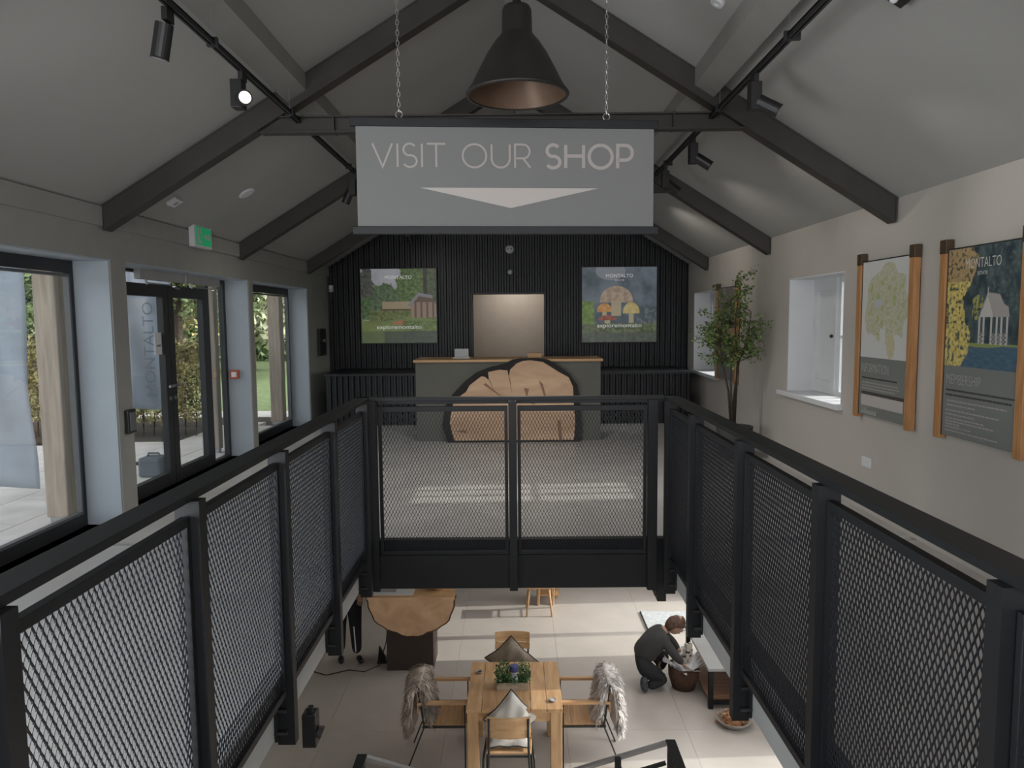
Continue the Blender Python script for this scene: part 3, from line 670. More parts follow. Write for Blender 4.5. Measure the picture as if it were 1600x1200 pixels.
def mapc(u, v):
    c = (.52, .52, .51); d = math.hypot((u-.52)/.46, (v-.55)/.40); n = fb(u, v, 12); n2 = fb(u, v, 30, 4)
    if d+.22*nz(u, v, 5, 9) < 1 and not (v < .33 and u > .42 and u < .54): c = mixc((.36, .35, .25), (.50, .49, .36), .5+n2)
    if d < .9 and n > .22: c = (.33, .38, .16)
    if d < .9 and n2 > .36: c = (.42, .36, .30)
    if abs(n) < .018 and d < .95: c = (.56, .54, .50)
    if math.hypot((u-.37)/.09, (v-.56)/.045) < 1: c = (.42, .45, .47)
    if math.hypot((u-.66)/.085, (v-.13)/.13) < 1: c = mixc((.40, .42, .22), (.52, .42, .33), .5+n2*2)
    return c
def garden(u, v):
    n = fb(u, v, 8, 1); n2 = fb(u, v, 24, 2)
    c = mixc((.30, .32, .38), (.42, .43, .46), v+n)
    if v < .80+.12*n-abs(u-.3)*.25 and v > .4: c = mixc((.05, .085, .05), (.14, .19, .10), .5+n2*1.5)
    if math.hypot((u-.07)/.09, (v-.80)/.25) < 1+n*.6: c = mixc((.05, .05, .05), (.12, .13, .10), .5+n2*1.4)
    if math.hypot((u-.70)/.22, (v-.80)/.34) < 1+n*.3: c = mixc((.05, .09, .03), (.14, .21, .07), .5+n2*1.5)
    if u > .83: c = mixc((.02, .02, .02), (.05, .05, .045), .5+n2) if u < .88 or v > .5 else c
    if u > .88 and v > .5: c = mixc((.04, .05, .03), (.10, .14, .06), .5+n2)
    if .0 < u < .13 and .32 < v < .62: c = mixc((.04, .08, .03), (.13, .19, .08), .5+n2*1.5)
    if .28 < u < .66 and .46 < v < .56: c = (.34, .27, .18)
    if .28 < u < .66 and .44 < v < .46: c = (.10, .06, .04)
    if .10 < u < 1 and .27 < v < .44: c = mixc((.06, .10, .03), (.20, .22, .09), .5+n2*1.5)
    if v < .32-.03*sin(u*7): c = mixc((.13, .18, .06), (.21, .26, .10), .5+n*.8)
    if .42 < u < .62 and .25 < v < .30+.04*n2: c = (.38, .16, .09)
    if u > .55 and v < .30 and n2 > -.15: c = mixc((.06, .10, .03), (.16, .22, .07), .5+n)
    hs = [(.62, .50), (.76, .67), (.93, .62), (1.0, .52), (1.0, .34), (.66, .34), (.66, .49)]
    if inpoly(u, v, hs): c = (.28, .20, .15) if v < .55 and (int(u*38) % 3) else (.12, .08, .06)
    if inpoly(u, v, [(.61, .50), (.76, .68), (.95, .64), (.95, .60), (.77, .63), (.65, .50)]): c = (.22, .22, .25)
    if v < .16: c = mixc(c, (.05, .06, .065), .75 if u > .3 else .35)
    return c
def mushroom(u, v):
    n = fb(u, v, 4, 3); n2 = fb(u, v, 18, 6)
    c = mixc((.07, .095, .11), (.17, .20, .24), .5+n*1.5+(v-.6)*.8)
    if math.hypot((u-.38)/.2, (v-.95)/.12) < 1: c = mixc(c, (.30, .32, .35), .7)
    if u < .16 and .25 < v < .55: c = mixc((.08, .14, .03), (.22, .33, .08), .5+n2)
    if v < .45 and n2 > .1 and u > .7: c = (.16, .17, .18)
    def cap(cx, cy, rx, ry, a, b):
        nonlocal c
        d = math.hypot((u-cx)/rx, (v-cy)/ry)
        if v > cy-ry*.15 and d < 1: c = mixc(a, b, .5+n2*1.6)
        elif cy-ry*1.1 < v <= cy-ry*.15 and abs(u-cx) < rx*.3: c = (.42, .36, .24)
    cap(.46, .56, .22, .19, (.34, .24, .18), (.48, .38, .28)); cap(.30, .42, .10, .10, (.50, .22, .07), (.58, .34, .12)); cap(.66, .40, .11, .13, (.50, .38, .14), (.58, .48, .24))
    cap(.34, .30, .12, .06, (.22, .06, .05), (.36, .12, .08))
    if v < .25: c = mixc((.06, .08, .04), (.17, .20, .11), .5+n2*1.5)
    if v < .13: c = mixc(c, (.08, .09, .10), .6)
    return c
# ------------------------------------------------------------------ timber framed panels on the right wall
XF = XR-.042      # printed face
def wall_panel(lab, y0, y1, z0, z1, split, pic, posts=(.055, .075), title=None):
    t = thing('timber_notice_frame', lab, 'display panel', (XR, (y0+y1)/2, z0), 'timber framed display panels')
    for y in (y0, y1):
        ps = obj('timber_post', MB().box(XR-.06, XR-.01, y-.035, y+.035, z0-.03, z1-.02), m_timber, t, bevel=.003)
        obj('cap', MB().box(XR-.063, XR-.008, y-.038, y+.038, z1-.02, z1+.075), m_bronze, t, bevel=.003)
        obj('spacer', MB().box(XR-.01, XR, y-.02, y+.02, z0+.1, z1-.1), m_darkplastic, t)
    obj('board', MB().box(XF, XF+.02, y0+.038, y1-.038, z0, z1), m_pgrey, t)
    mb = MB(); mb.box(XF-.004, XF+.022, y0+.036, y0+.042, z0-.004, z1+.006); mb.box(XF-.004, XF+.022, y1-.042, y1-.036, z0-.004, z1+.006); mb.box(XF-.004, XF+.022, y0+.042, y1-.042, z1, z1+.008)
    obj('board_edge', mb, m_frame, t)
    Wd = y1-y0-.088
    picture('printed_picture', pic, 170, int(170*(z1-split)/Wd), (XF-.0015, y1-.044, split), (0, -1, 0), (0, 0, 1), Wd, z1-split-.002, t)
    return t, y1-.044, Wd
Xd = (0, -1, 0); Zd = (0, 0, 1)
def tx(n, s, m, sz, y, z, par, **k): return text(n, s, m, sz, (XF-.0018, y, z), Xd, Zd, par, **k)
def lines(par, name, ys, m, y1, h=.007, seed=1, gap=.012):
    rr = random.Random(seed); mb = MB()
    for z, l0, l1 in ys:
        y = y1-l0
        while y > y1-l1:
            wd = rr.uniform(.012, .045); e = max(y-wd, y1-l1)
            mb.box(XF-.003, XF-.001, e, y, z-h/2, z+h/2); y = e-gap*.6
    o = obj(name, mb, m, par); o['kind'] = 'stuff'; return o
t, ye, Wd = wall_panel('tall timber framed panel with a lake summer house picture and MEMBERSHIP text', 4.33, 5.17, .86, 2.13, 1.345, lake)
yc = ye-Wd/2
tx('lettering', 'MONTALTO', m_paper, .092, yc+.0, 2.02, t, width=.36, off=-.001); tx('lettering', 'ESTATE', m_paper, .032, yc, 1.955, t, width=.10)
tx('heading', 'MEMBERSHIP', m_paper, .10, ye-.22, 1.25, t, off=-.003, width=.37)
lines(t, 'printed_text', [(1.178, .03, .74), (1.145, .03, .71)], m_ink, ye, .012, 1)
lines(t, 'printed_text', [(1.105, .05, .67), (1.075, .05, .36), (1.04, .04, .60), (1.012, .04, .36), (.985, .04, .46), (.965, .04, .56), (.945, .04, .2)], m_let, ye, .009, 2)
lines(t, 'printed_text', [(.925, .04, .33), (.90, .04, .60)], m_let, ye, .008, 3)
t, ye, Wd = wall_panel('timber framed panel with a green estate map and INFORMATION text', 5.57, 6.42, .845, 2.14, 1.34, mapc)
tx('heading', 'INFORMATION', m_paper, .115, ye-.26, 1.245, t, off=-.003, width=.46)
lines(t, 'printed_text', [(1.165, .04, .62)], m_ink, ye, .013, 4)
lines(t, 'printed_text', [(1.125, .05, .64), (1.10, .05, .66), (1.075, .05, .60)], m_let, ye, .009, 5)
mb = MB(); mb.box(XF-.003, XF-.001, ye-.73, ye-.04, 1.025, 1.05); obj('price_table_header', mb, m_ink, t)
mb = MB(); mb.box(XF-.003, XF-.001, ye-.73, ye-.04, .93, 1.022); obj('price_table', mb, m_cream, t)
lines(t, 'printed_text', [(.915, .04, .2), (.90, .04, .14)], m_let, ye, .006, 6)
mb = MB()
for k in range(6):
    yy = ye-.065-k*.045
    for a in range(8):
        a0 = a*pi/4; a1 = a0+pi/4
        mb.prism([(yy+.017*cos(a0), .875+.017*sin(a0)), (yy+.017*cos(a1), .875+.017*sin(a1)), (yy+.012*cos(a1), .875+.012*sin(a1)), (yy+.012*cos(a0), .875+.012*sin(a0))], lambda a_, b_: V((XF-.003, a_, b_)), (.001, 0, 0))
obj('round_icons', mb, m_paper, t)
t, ye, Wd = wall_panel('narrow timber framed panel half hidden behind the potted tree', 10.0, 10.95, .80, 2.10, 1.3, lambda u, v: mixc((.10, .10, .09), (.22, .20, .17), .5+fb(u, v, 7, 2)*1.5) if v > .3 else mixc((.2, .14, .1), (.35, .25, .17), .5+fb(u, v, 9)))
# ------------------------------------------------------------------ big screens on the far wall
def screen(lab, x0, x1, z0, z1, fn, words):
    t = thing('wall_screen', lab, 'screen', ((x0+x1)/2, YB-.05, z0), 'square screens on the back wall'); y = YB-.10
    obj('housing', MB().box(x0-.02, x1+.02, y, YB-.036, z0-.02, z1+.02), m_darkplastic, t, bevel=.004)
    picture('display', fn, 190, 190, (x0, y-.002, z0), (1, 0, 0), (0, 0, 1), x1-x0, z1-z0, t, emit=.28)
    for s, sz, dz, wd in words: text('lettering', s, mat('lit_lettering', (.6, .6, .6), .5, var=0, emit=.45), sz, ((x0+x1)/2, y-.004, z1-dz), (1, 0, 0), (0, 0, 1), t, width=wd)
screen('square screen on the back wall showing a garden and stone house', -2.70, -1.385, 1.285, 2.57, garden, [('MONTALTO', .085, .15, .47), ('exploremontalto', .10, 1.01, .78)])
screen('square screen on the back wall showing mushrooms in soft focus', 1.155, 2.45, 1.27, 2.565, mushroom, [('MONTALTO', .085, .15, .47), ('ESTATE', .035, .225, .15), ('exploremontalto', .10, 1.01, .78)])
# ------------------------------------------------------------------ reception desk
t = thing('reception_desk', 'grey reception desk with a huge charred-edged tree slice on its front', 'desk', (-.1, 10.4, 0))
obj('front_panel', MB().box(-1.39, 1.16, 10.12, 10.16, 0, 1.10), m_olive, t)
for a in (-1.39, 1.12): obj('side_panel', MB().box(a, a+.04, 10.16, 10.8, 0, 1.10), m_olive, t)
obj('counter_top', MB().box(-1.42, 1.19, 10.08, 10.84, 1.10, 1.135), m_oakx, t, bevel=.004)
ins = [(-.86, .03), (-.92, .28), (-0.87, 0.53), (-0.79, 0.63), (-0.69, 0.7), (-0.64, 0.79), (-0.48, 0.91), (-0.43, 0.905), (-0.375, 0.86), (-0.385, 0.97), (-0.23, 1.0), (-0.12, 0.99), (-.105, .90), (-0.085, 1.0), (0.0, 1.08), (0.08, 1.115), (0.19, 1.125), (0.36, 1.10), (0.46, 1.04), (0.58, 0.96), (0.71, 0.89), (0.77, 0.76), (0.78, 0.53), (.80, .28), (.78, .03)]
out = [(-.95, 0), (-1.02, .25), (-0.97, 0.52), (-0.88, 0.66), (-0.72, 0.83), (-0.55, 0.96), (-0.37, 1.03), (-0.16, 1.08), (-0.06, 1.13), (0.06, 1.15), (0.29, 1.155), (0.43, 1.13), (0.55, 1.06), (0.72, 0.94), (0.83, 0.78), (0.86, 0.53), (.88, .25), (.86, 0)]
obj('bark_rim', MB().prism(out, lambda a, b: V((a, 10.0, b)), (0, .075, 0)), m_bark, t)
obj('wood_slice', MB().prism(ins, lambda a, b: V((a, 9.985, b)), (0, .014, 0)), m_slice, t)
mb = MB()
for P in ([(-.375, .86), (-.30, .70), (-.36, .86)], [(-.105, .90), (-.06, .66), (-.09, .9)], [(.30, .86), (.38, .62), (.40, .64), (.36, .80)], [(-.10, .55), (-.42, .82), (-.45, .80), (-.06, .52)], [(.15, .55), (.25, .52), (.22, .62)], [(-.85, .16), (-.68, .13), (-.7, .18)], [(.55, .3), (.58, .02), (.62, .02), (.6, .3)], [(.10, .75), (.14, .60), (.17, .74)]):
    mb.prism(P, lambda a, b: V((a, 9.982, b)), (0, .004, 0))
obj('crack', mb, mat('wood_crack', (.24, .145, .09), .8), t)
t = thing('paper_tray', 'small pale paper holder on the left of the reception counter', 'paper tray', (-.78, 10.5, 1.135))
obj('tray', MB().box(-.90, -.66, 10.4, 10.6, 1.135, 1.15), m_white, t); obj('card', MB().box(-.88, -.68, 10.5, 10.515, 1.15, 1.27), m_lens, t)
t = thing('counter_box', 'low wooden box standing on the middle of the reception counter', 'box', (.28, 10.5, 1.135))
obj('box', MB().box(.16, .36, 10.42, 10.6, 1.135, 1.19), m_oakx, t, bevel=.003); obj('lid', MB().box(.155, .365, 10.415, 10.605, 1.19, 1.20), m_oakx, t)
# ------------------------------------------------------------------ plants
def leafmesh(pts, size, rnd, flat=0.0):
    vs = []; fs = []
    for p in pts:
        s = size*rnd.uniform(.6, 1.25); a = V((rnd.gauss(0, 1), rnd.gauss(0, 1), rnd.gauss(0, 1)-flat)).normalized(); b = a.orthogonal().normalized()
        b.rotate(M.Rotation(rnd.uniform(0, 6.28), 3, a)); k = len(vs)
        vs += [p, p+a*s*.5+b*s*.24, p+a*s, p+a*s*.5-b*s*.24]; fs += [(k, k+1, k+2, k+3)]
    mb = MB(); mb.v = [tuple(v) for v in vs]; mb.f = fs; return mb
rnd = random.Random(3)
t = thing('indoor_tree', 'slender multi-stem olive-like potted tree by the right wall', 'plant', (2.62, 8.8, 0))
m_pot = mat('dark_planter', (.05, .05, .05), .6)
obj('planter', MB().lathe([(.001, 0), (.17, 0), (.22, .38), (.20, .38), (.19, .33), (.001, .33)], (2.62, 8.8, 0), 28), m_pot, t, smooth=False)
obj('soil', MB().lathe([(.195, .335), (.001, .345)], (2.62, 8.8, 0), 20), m_soil, t)
pts = []
stems = [[(2.60, 8.8, .33), (2.61, 8.8, .75), (2.66, 8.8, 1.15), (2.76, 8.78, 1.45), (2.78, 8.75, 1.75)], [(2.62, 8.8, .33), (2.64, 8.82, .8), (2.66, 8.85, 1.2), (2.62, 8.85, 1.6), (2.68, 8.86, 2.1)], [(2.58, 8.8, .33), (2.54, 8.8, .8), (2.46, 8.8, 1.15), (2.44, 8.85, 1.5), (2.52, 8.85, 1.85)], [(2.6, 8.78, .33), (2.56, 8.76, .8), (2.55, 8.74, 1.1), (2.38, 8.7, 1.35), (2.32, 8.7, 1.5)]]
for st in stems: obj('stem', MB().tube(st, [.016, .013, .011, .008, .004], 7), m_bark2, t, smooth=True)
mb = MB()
def seg(p, q, k):
    for i in range(k): yield V(p).lerp(V(q), rnd.random())
for st in stems:
    for i in range(16):
        base = V(st[rnd.choice((2, 3, 3, 4))]); base = base.lerp(V(st[rnd.choice((2, 3, 4))]), rnd.random()*.6)
        d = V((rnd.uniform(-1, 1), rnd.uniform(-1, 1), rnd.uniform(-.1, .9))).normalized()*rnd.uniform(.15, .36)
        q = base+d; q.x = min(q.x, XR-.06); mb.tube([base, base+d*.5+V((0, 0, .02)), q], [.004, .003, .0015], 4)
        for j in range(34):
            p = base.lerp(q, rnd.uniform(.25, 1.08))+V((rnd.gauss(0, .03), rnd.gauss(0, .03), rnd.gauss(0, .03)))
            p.x = min(p.x, XR-.05); pts.append(p)
obj('twigs', mb, m_bark2, t)
o = obj('foliage', leafmesh(pts, .052, rnd, .2), m_leafA, t, recalc=False)
# ------------------------------------------------------------------ outdoors, seen through the left glazing
g = struct('ground', (-10, 8, -.2))
obj('lawn', MB().box(-60, XL-.4, -20, 70, -.22, -.10), m_grass, g)
obj('sub_base', MB().box(-12, XL-.36, -6, 13.4, -.098, -.075), m_soil, g)
pv = None
PWx, PWy = .62, .9
for i in range(9):
    for j in range(12):
        x = XL-.36-(i+1)*PWx; y = 1.2+j*PWy+(.45 if i % 2 else 0)
        if y > 9.4 and x < -5.6: continue
        if pv is None: pv = obj('paver', MB().box(.005+x, PWx-.005+x, .005+y, PWy-.005+y, -.075, -.03), m_paver, g); bx0, by0 = x, y
        else: share(pv, 'paver', g, V((x-bx0, y-by0, 0)))
obj('gravel_path', MB().box(-9, XL-.4, 13.4, 14.3, -.1, -.07), m_paver, g)
sk_ = obj('planting_bed', MB().box(-12, -4.9, 10.45, 12.2, -.08, -.02), m_soil, g)
def hedge(name, lab, x0, x1, y0, y1, z0, z1, n, size, m, grp, sd, stems=True):
    r = random.Random(sd); t = thing(name, lab, 'hedge', ((x0+x1)/2, (y0+y1)/2, -.05), grp); ps = []
    for i in range(n):
        x = r.uniform(x0, x1); z = r.uniform(z0, z1); e = r.random()
        y = y0+(y1-y0)*(e**2.2)+.06*nz(x, z, 5, 2)
        if z > z1-.15-.1*nz(x, y, 3, 1): z -= r.random()*.2
        ps.append(V((x, y, z)))
    obj('foliage', leafmesh(ps, size, r), m, t, recalc=False)
    if stems:
        mb = MB(); x = x0+.1
        while x < x1: mb.tube([(x, (y0+y1)/2-.15, -.05), (x+r.uniform(-.06, .06), (y0+y1)/2, z1*.7)], [.012, .006], 5); x += .16
        obj('stems', mb, m_bark2, t)
    return t
hedge('beech_hedge', 'golden brown beech hedge seen through the big left window', -10.2, -6.75, 10.7, 11.5, .25, 1.55, 11000, .075, m_leafB, 'garden hedges', 1)
hedge('beech_hedge', 'golden green hedge behind the flag, seen through the glass doors', -6.7, -4.7, 10.75, 11.5, .22, 1.5, 8500, .07, m_leafB, 'garden hedges', 2)
def tree(name, lab, x, y, h, r_, n, size, m, sd, z0=.9):
    r = random.Random(sd); t = thing(name, lab, 'tree', (x, y, -.1), 'garden trees'); ps = []
    cl = [V((x+r.gauss(0, r_*.45), y+r.gauss(0, r_*.45), r.uniform(z0+r_*.2, h-r_*.25))) for _ in range(26)]
    for i in range(n):
        c = r.choice(cl); d = V((r.gauss(0, 1), r.gauss(0, 1), r.gauss(0, .8))).normalized()*r_*.36*r.uniform(.75, 1.1); ps.append(c+d)
    obj('crown', leafmesh(ps, size, r), m, t, recalc=False)
    mb = MB().tube([(x, y, -.1), (x+.05, y, h*.35), (x-.05, y+.1, h*.8)], [r_*.08, r_*.06, r_*.02], 8)
    for c in cl[:9]: mb.tube([(x, y, h*.4), c], [.04, .012], 5)
    obj('trunk', mb, m_bark2, t)
tree('garden_tree', 'green leafy tree above the hedge left of the timber post', -9.4, 13.6, 5.2, 2.0, 9000, .17, m_leafC, 11, 1.6)
tree('garden_tree', 'dense green tree behind the closed glass door leaf', -6.6, 14.2, 5.4, 2.1, 11000, .17, m_leafC, 12, 1.6)
tree('garden_tree', 'pale yellow-green tree far behind the hedge', -12.5, 19, 6.5, 3.0, 9000, .26, m_leafD, 13, .8)
tree('garden_tree', 'pale green tree behind the lawn beyond the third window', -9.5, 26, 8, 3.6, 9000, .32, m_leafD, 14, .8)
tree('garden_tree', 'tall green tree at the far edge of the lawn', -14.5, 31, 9, 4.2, 9000, .36, m_leafC, 15, .5)
tree('garden_tree', 'broad pale tree far off behind the flag', -17.5, 24, 9, 4.2, 9000, .34, m_leafD, 16, .5)
tree('garden_tree', 'slim young tree with yellow leaves by the garden bed', -8.3, 16.5, 4.6, 1.3, 5000, .13, m_leafB, 17, 1.2)
hedge('boundary_hedge', 'long dark green boundary hedge behind the garden', -34, -4, 33, 36, -.1, 5.5, 16000, .55, m_leafC, 'garden hedges', 5, False)
hedge('boundary_hedge', 'green boundary hedge to the side of the garden', -30, -13, 20, 23, -.1, 5.0, 12000, .5, m_leafC, 'garden hedges', 6, False)
for x, y, w_, lab in ((-3.95, 6.27, .19, 'weathered square timber post outside the big left window'), (-3.95, 9.55, .13, 'weathered timber post outside beyond the glass doors'), (-3.98, 12.2, .2, 'pale weathered timber post outside the third window')):
    t = thing('veranda_post', lab, 'post', (x, y, -.03), 'veranda posts')
    obj('post', MB().box(x-w_/2, x+w_/2, y-w_/2, y+w_/2, .02, 2.9), m_wpost, t, bevel=.012); obj('foot_plate', MB().box(x-w_/2+.02, x+w_/2-.02, y-w_/2+.02, y+w_/2-.02, -.03, .02), m_silver, t)
sobj('trim_7', MB().box(-4.25, XL-.36, -3, 13.2, 2.9, 3.0), m_wpost)
def flag(lab, x, y, wd, z0, z1, ang_, words):
    t = thing('feather_flag', lab, 'flag', (x, y, -.03), 'outdoor flags'); u = V((cos(ang_), sin(ang_), 0)); nn = V((sin(ang_), -cos(ang_), 0)); mb = MB(); nx, nz_ = 14, 36
    for j in range(nz_+1):
        for i in range(nx+1):
            z = z0+(z1-z0)*j/nz_; s_ = i/nx; p = V((x, y, z))+u*(s_*wd)+nn*(.03*sin(s_*5+z*2.2)+.015*sin(z*5+s_*9)); p.z -= .05*s_*(1 if j == 0 else 0); mb.v.append(tuple(p))
    for j in range(nz_):
        for i in range(nx): a = j*(nx+1)+i; mb.f.append((a, a+1, a+nx+2, a+nx+1))
    f = obj('fabric', mb, m_blue, t, smooth=True, recalc=False); so = f.modifiers.new('s', 'SOLIDIFY'); so.thickness = .004
    obj('pole', MB().tube([(x-.015, y, -.02), (x-.015, y, z1+.1), (x+.1*u.x, y+.1*u.y, z1+.35)], .012, 8), m_silver, t)
    obj('cross_foot', MB().bar((x-.3, y, -.02), (x+.3, y, -.02), .05, .02).bar((x, y-.3, -.02), (x, y+.3, -.02), .05, .02), m_darkplastic, t)
    for s, sz, cu, cz, L_ in words: text('lettering', s, mat('flag_ink', (.21, .24, .28), .8, var=0), sz, V((x, y, cz))+u*cu+nn*.055, (0, 0, 1), -u, t, width=L_)
    return t
flag('large blue feather flag outside the big left window', -5.28, 6.9, .72, .16, 3.4, R(-3), [('MONTALTO', .3, .30, 1.7, 1.6)])
flag('smaller blue flag with vertical lettering behind the glass door', -4.62, 8.75, .50, .66, 2.9, R(12), [('MONTALTO', .17, .25, 1.36, 1.12), ('ESTATE', .06, .38, 1.36, .34)])
t = thing('flag_weight', 'square grey-blue water weight on the paving outside the doors', 'weight', (-4.07, 8.12, -.03))
m_wt = mat('weight_plastic', (.12, .15, .18), .6)
obj('block', MB().box(-4.2, -3.95, 8.0, 8.26, -.03, .19), m_wt, t, bevel=.03); obj('handle', MB().tube([(-4.15, 8.13, .18), (-4.13, 8.13, .225), (-4.02, 8.13, .225), (-4.0, 8.13, .18)], .012, 8), m_wt, t)
t = thing('door_notice', 'small white notice stuck on the glass door leaf', 'notice', (XG-.005, 7.42, 1.5))
obj('paper', MB().box(XG-.011, XG-.009, 7.35, 7.49, 1.36, 1.58), m_white, t); obj('print', MB().box(XG-.009, XG-.0085, 7.38, 7.46, 1.44, 1.46), m_pgrey, t)
# ------------------------------------------------------------------ lower level: table and chairs
F0 = ZF
t = thing('dining_table', 'square pale oak plank table on thick square legs below the void', 'table', (-.03, 6.92, F0))
TX0, TX1, TY0, TY1, TZ = -.49, .405, 6.46, 7.40, -1.88
bz = [TX0, -.345, -.20, -.045, .105, .255, TX1]
for a, b in zip(bz[:-1], bz[1:]): obj('plank', MB().box(a+.0025, b-.0025, TY0, TY1, TZ-.035, TZ), m_oak, t, bevel=.002)
for a, b, c_, d in ((TX0+.07, TX1-.07, TY0+.02, TY0+.05), (TX0+.07, TX1-.07, TY1-.05, TY1-.02), (TX0+.02, TX0+.05, TY0+.07, TY1-.07), (TX1-.05, TX1-.02, TY0+.07, TY1-.07)):
    obj('apron', MB().box(a, b, c_, d, TZ-.125, TZ-.036), m_oakx, t)
m_oakv = wood('oak_upright', (.44, .25, .12), (.62, .40, .21), 2.2, (10, 10, 1.2))
for x in (TX0+.01, TX1-.115):
    for y in (TY0+.008, TY1-.113): obj('leg', MB().box(x, x+.105, y, y+.105, F0, TZ-.036), m_oakv, t, bevel=.004)
t = thing('herb_planter', 'pale wooden box of green herbs in the middle of the table', 'planter', (-.055, 6.88, TZ))
mb = MB(); mb.box(-.215, .095, 6.80, 6.812, TZ, TZ+.075); mb.box(-.215, .095, 6.968, 6.98, TZ, TZ+.075); mb.box(-.215, -.203, 6.812, 6.968, TZ, TZ+.075); mb.box(.083, .095, 6.812, 6.968, TZ, TZ+.075)
obj('box', mb, wood('grey_box_wood', (.30, .23, .17), (.42, .34, .27), 3, (1.5, 10, 10)), t, bevel=.002)
obj('soil', MB().box(-.203, .083, 6.812, 6.968, TZ+.03, TZ+.062), m_soil, t)
r = random.Random(8); ps = []
for i in range(1300):
    x = r.uniform(-.225, .105); hh = .06+.12*abs(sin(x*17+1))
    ps.append(V((x, r.uniform(6.79, 6.98), TZ+.06+r.random()*hh)))
obj('foliage', leafmesh(ps, .03, r), mat('leaf_herb', (.075, .16, .05), .6, var=.5, scale=14), t, recalc=False)
t = thing('blue_candle', 'blue and white candle standing among the herbs on the table', 'candle', (-.045, 6.88, TZ+.06))
obj('cup', MB().lathe([(.001, TZ+.06), (.032, TZ+.06), (.034, TZ+.17), (.001, TZ+.17)], (-.045, 6.86, 0), 20), m_white, t, smooth=False)
obj('candle', MB().lathe([(.001, TZ+.17), (.04, TZ+.17), (.04, TZ+.225), (.001, TZ+.228)], (-.045, 6.86, 0), 20), mat('blue_wax', (.06, .07, .22), .5), t)
for x, y, lab, cl in ((.315, 6.60, 'small glass tealight holder on the front right of the table', m_lens), (-.40, 7.16, 'small dark-rimmed dish at the far left of the table', m_silver)):
    t = thing('tealight_holder' if x > 0 else 'small_dish', lab, 'holder' if x > 0 else 'dish', (x, y, TZ))
    obj('dish', MB().lathe([(.001, .004), (.022, 0), (.034, .02), (.030, .022), (.02, .008), (.001, .008)], (x, y, TZ), 20), cl, t, smooth=True)
    obj('contents', MB().lathe([(.001, .008), (.018, .008), (.018, .016), (.001, .016)], (x, y, TZ), 14), m_white if x > 0 else m_darkplastic, t)
m_leg = mat('dark_chair_metal', (.035, .036, .036), .45, .5)
def dining_chair(name, lab, x, y, rz):     # back faces -y locally: sitter looks to +y
    t = thing(name, lab, 'chair', (x, y, F0), 'chairs around the oak table'); local(t)
    bk = MB(); n = 9
    for z0, z1, yo in ((.70, .815, -.012), (.62, .695, -.004)):
        k = len(bk.v)
        for i in range(n+1):
            a = -1+2*i/n; xx = a*.195; yy = -.20-.035*(1-a*a)+yo
            for (dy, z) in ((0, z0), (0, z1), (.014, z1), (.014, z0)): bk.v.append((xx, yy+dy, z))
        for i in range(n):
            for q in range(4): o = k+i*4; bk.f.append((o+q, o+(q+1) % 4, o+4+(q+1) % 4, o+4+q))
        bk.f.append((k, k+1, k+2, k+3)); o = k+n*4; bk.f.append((o+3, o+2, o+1, o))
    obj('backrest', bk, m_oakx, t, bevel=.002)
    obj('seat', MB().prism([(-.20, -.19), (.20, -.19), (.215, .10), (.20, .21), (-.20, .21), (-.215, .10)], lambda a, b: V((a, b, .45)), (0, 0, .018)), m_oakx, t, bevel=.004)
    for s_ in (-1, 1):
        obj('leg', MB().tube([(s_*.175, -.225, .80), (s_*.175, -.215, .62), (s_*.18, -.20, .42), (s_*.20, -.235, .0)], .0105, 8), m_leg, t, smooth=True)
        obj('leg', MB().tube([(s_*.235, -.21, .0), (s_*.228, -.19, .40), (s_*.222, -.15, .435), (s_*.205, .16, .44), (s_*.20, .19, .42), (s_*.215, .215, .0)], .0105, 8), m_leg, t, smooth=True)
    obj('stretcher', MB().tube([(-.19, -.195, .435), (.19, -.195, .435)], .009, 8), m_leg, t)
    t.location = (x, y, F0); t.rotation_euler.z = rz; return t
dining_chair('dining_chair', 'oak and dark metal chair at the near side of the table, seen from behind', -.095, 6.43, 0)
dining_chair('dining_chair', 'oak chair at the far side of the table behind the upright cushion', -.07, 7.78, pi)
def cushion(name, lab, loc, rot, sz, m, th=.10, seamm=None):
    t = thing(name, lab, 'cushion', loc); local(t); n = 14; mb = MB()
    for sgn in (1, -1):
        k = len(mb.v)
        for j in range(n+1):
            for i in range(n+1):
                a = -1+2*i/n; b = -1+2*j/n; e = (1-a**4)*(1-b**4); pin = 1-.10*(abs(a)*(1-abs(b)) if 0 else (1-abs(a)**2)*abs(b)**3+(1-abs(b)**2)*abs(a)**3)
                mb.v.append((a*sz/2*pin, sgn*th/2*e**.55+.006*sin(a*7+b*5), b*sz/2*pin))
        for j in range(n):
            for i in range(n): q = k+j*(n+1)+i; mb.f.append((q, q+1, q+n+2, q+n+1))
    obj('cover', mb, m, t, smooth=True)
    c = [V((-1, 0, -1)), V((1, 0, -1)), V((1, 0, 1)), V((-1, 0, 1))]; seam = []
    for i in range(4):
        for k in range(8):
            p = c[i].lerp(c[(i+1) % 4], k/8); a, b = p.x, p.z; pin = 1-.10*((1-abs(a)**2)*abs(b)**3+(1-abs(b)**2)*abs(a)**3); seam.append((a*sz/2*pin, 0.006*sin(a*7+b*5), b*sz/2*pin))
    seam.append(seam[0]); obj('piping', MB().tube(seam, .006, 6, False), seamm or m_leg, t, smooth=True)
    t.location = loc; t.rotation_euler = rot; return t
m_linen = mat('taupe_linen', (.30, .255, .20), .9, var=.1, scale=30, bump=.3, bscale=200); m_cream2 = mat('white_linen', (.55, .53, .50), .9, var=.05, bump=.3, bscale=200)
cushion('cushion', 'taupe linen cushion standing on its corner on the far chair', (-.075, 7.60, -1.955), (R(12), R(45), 0), .42, m_linen)
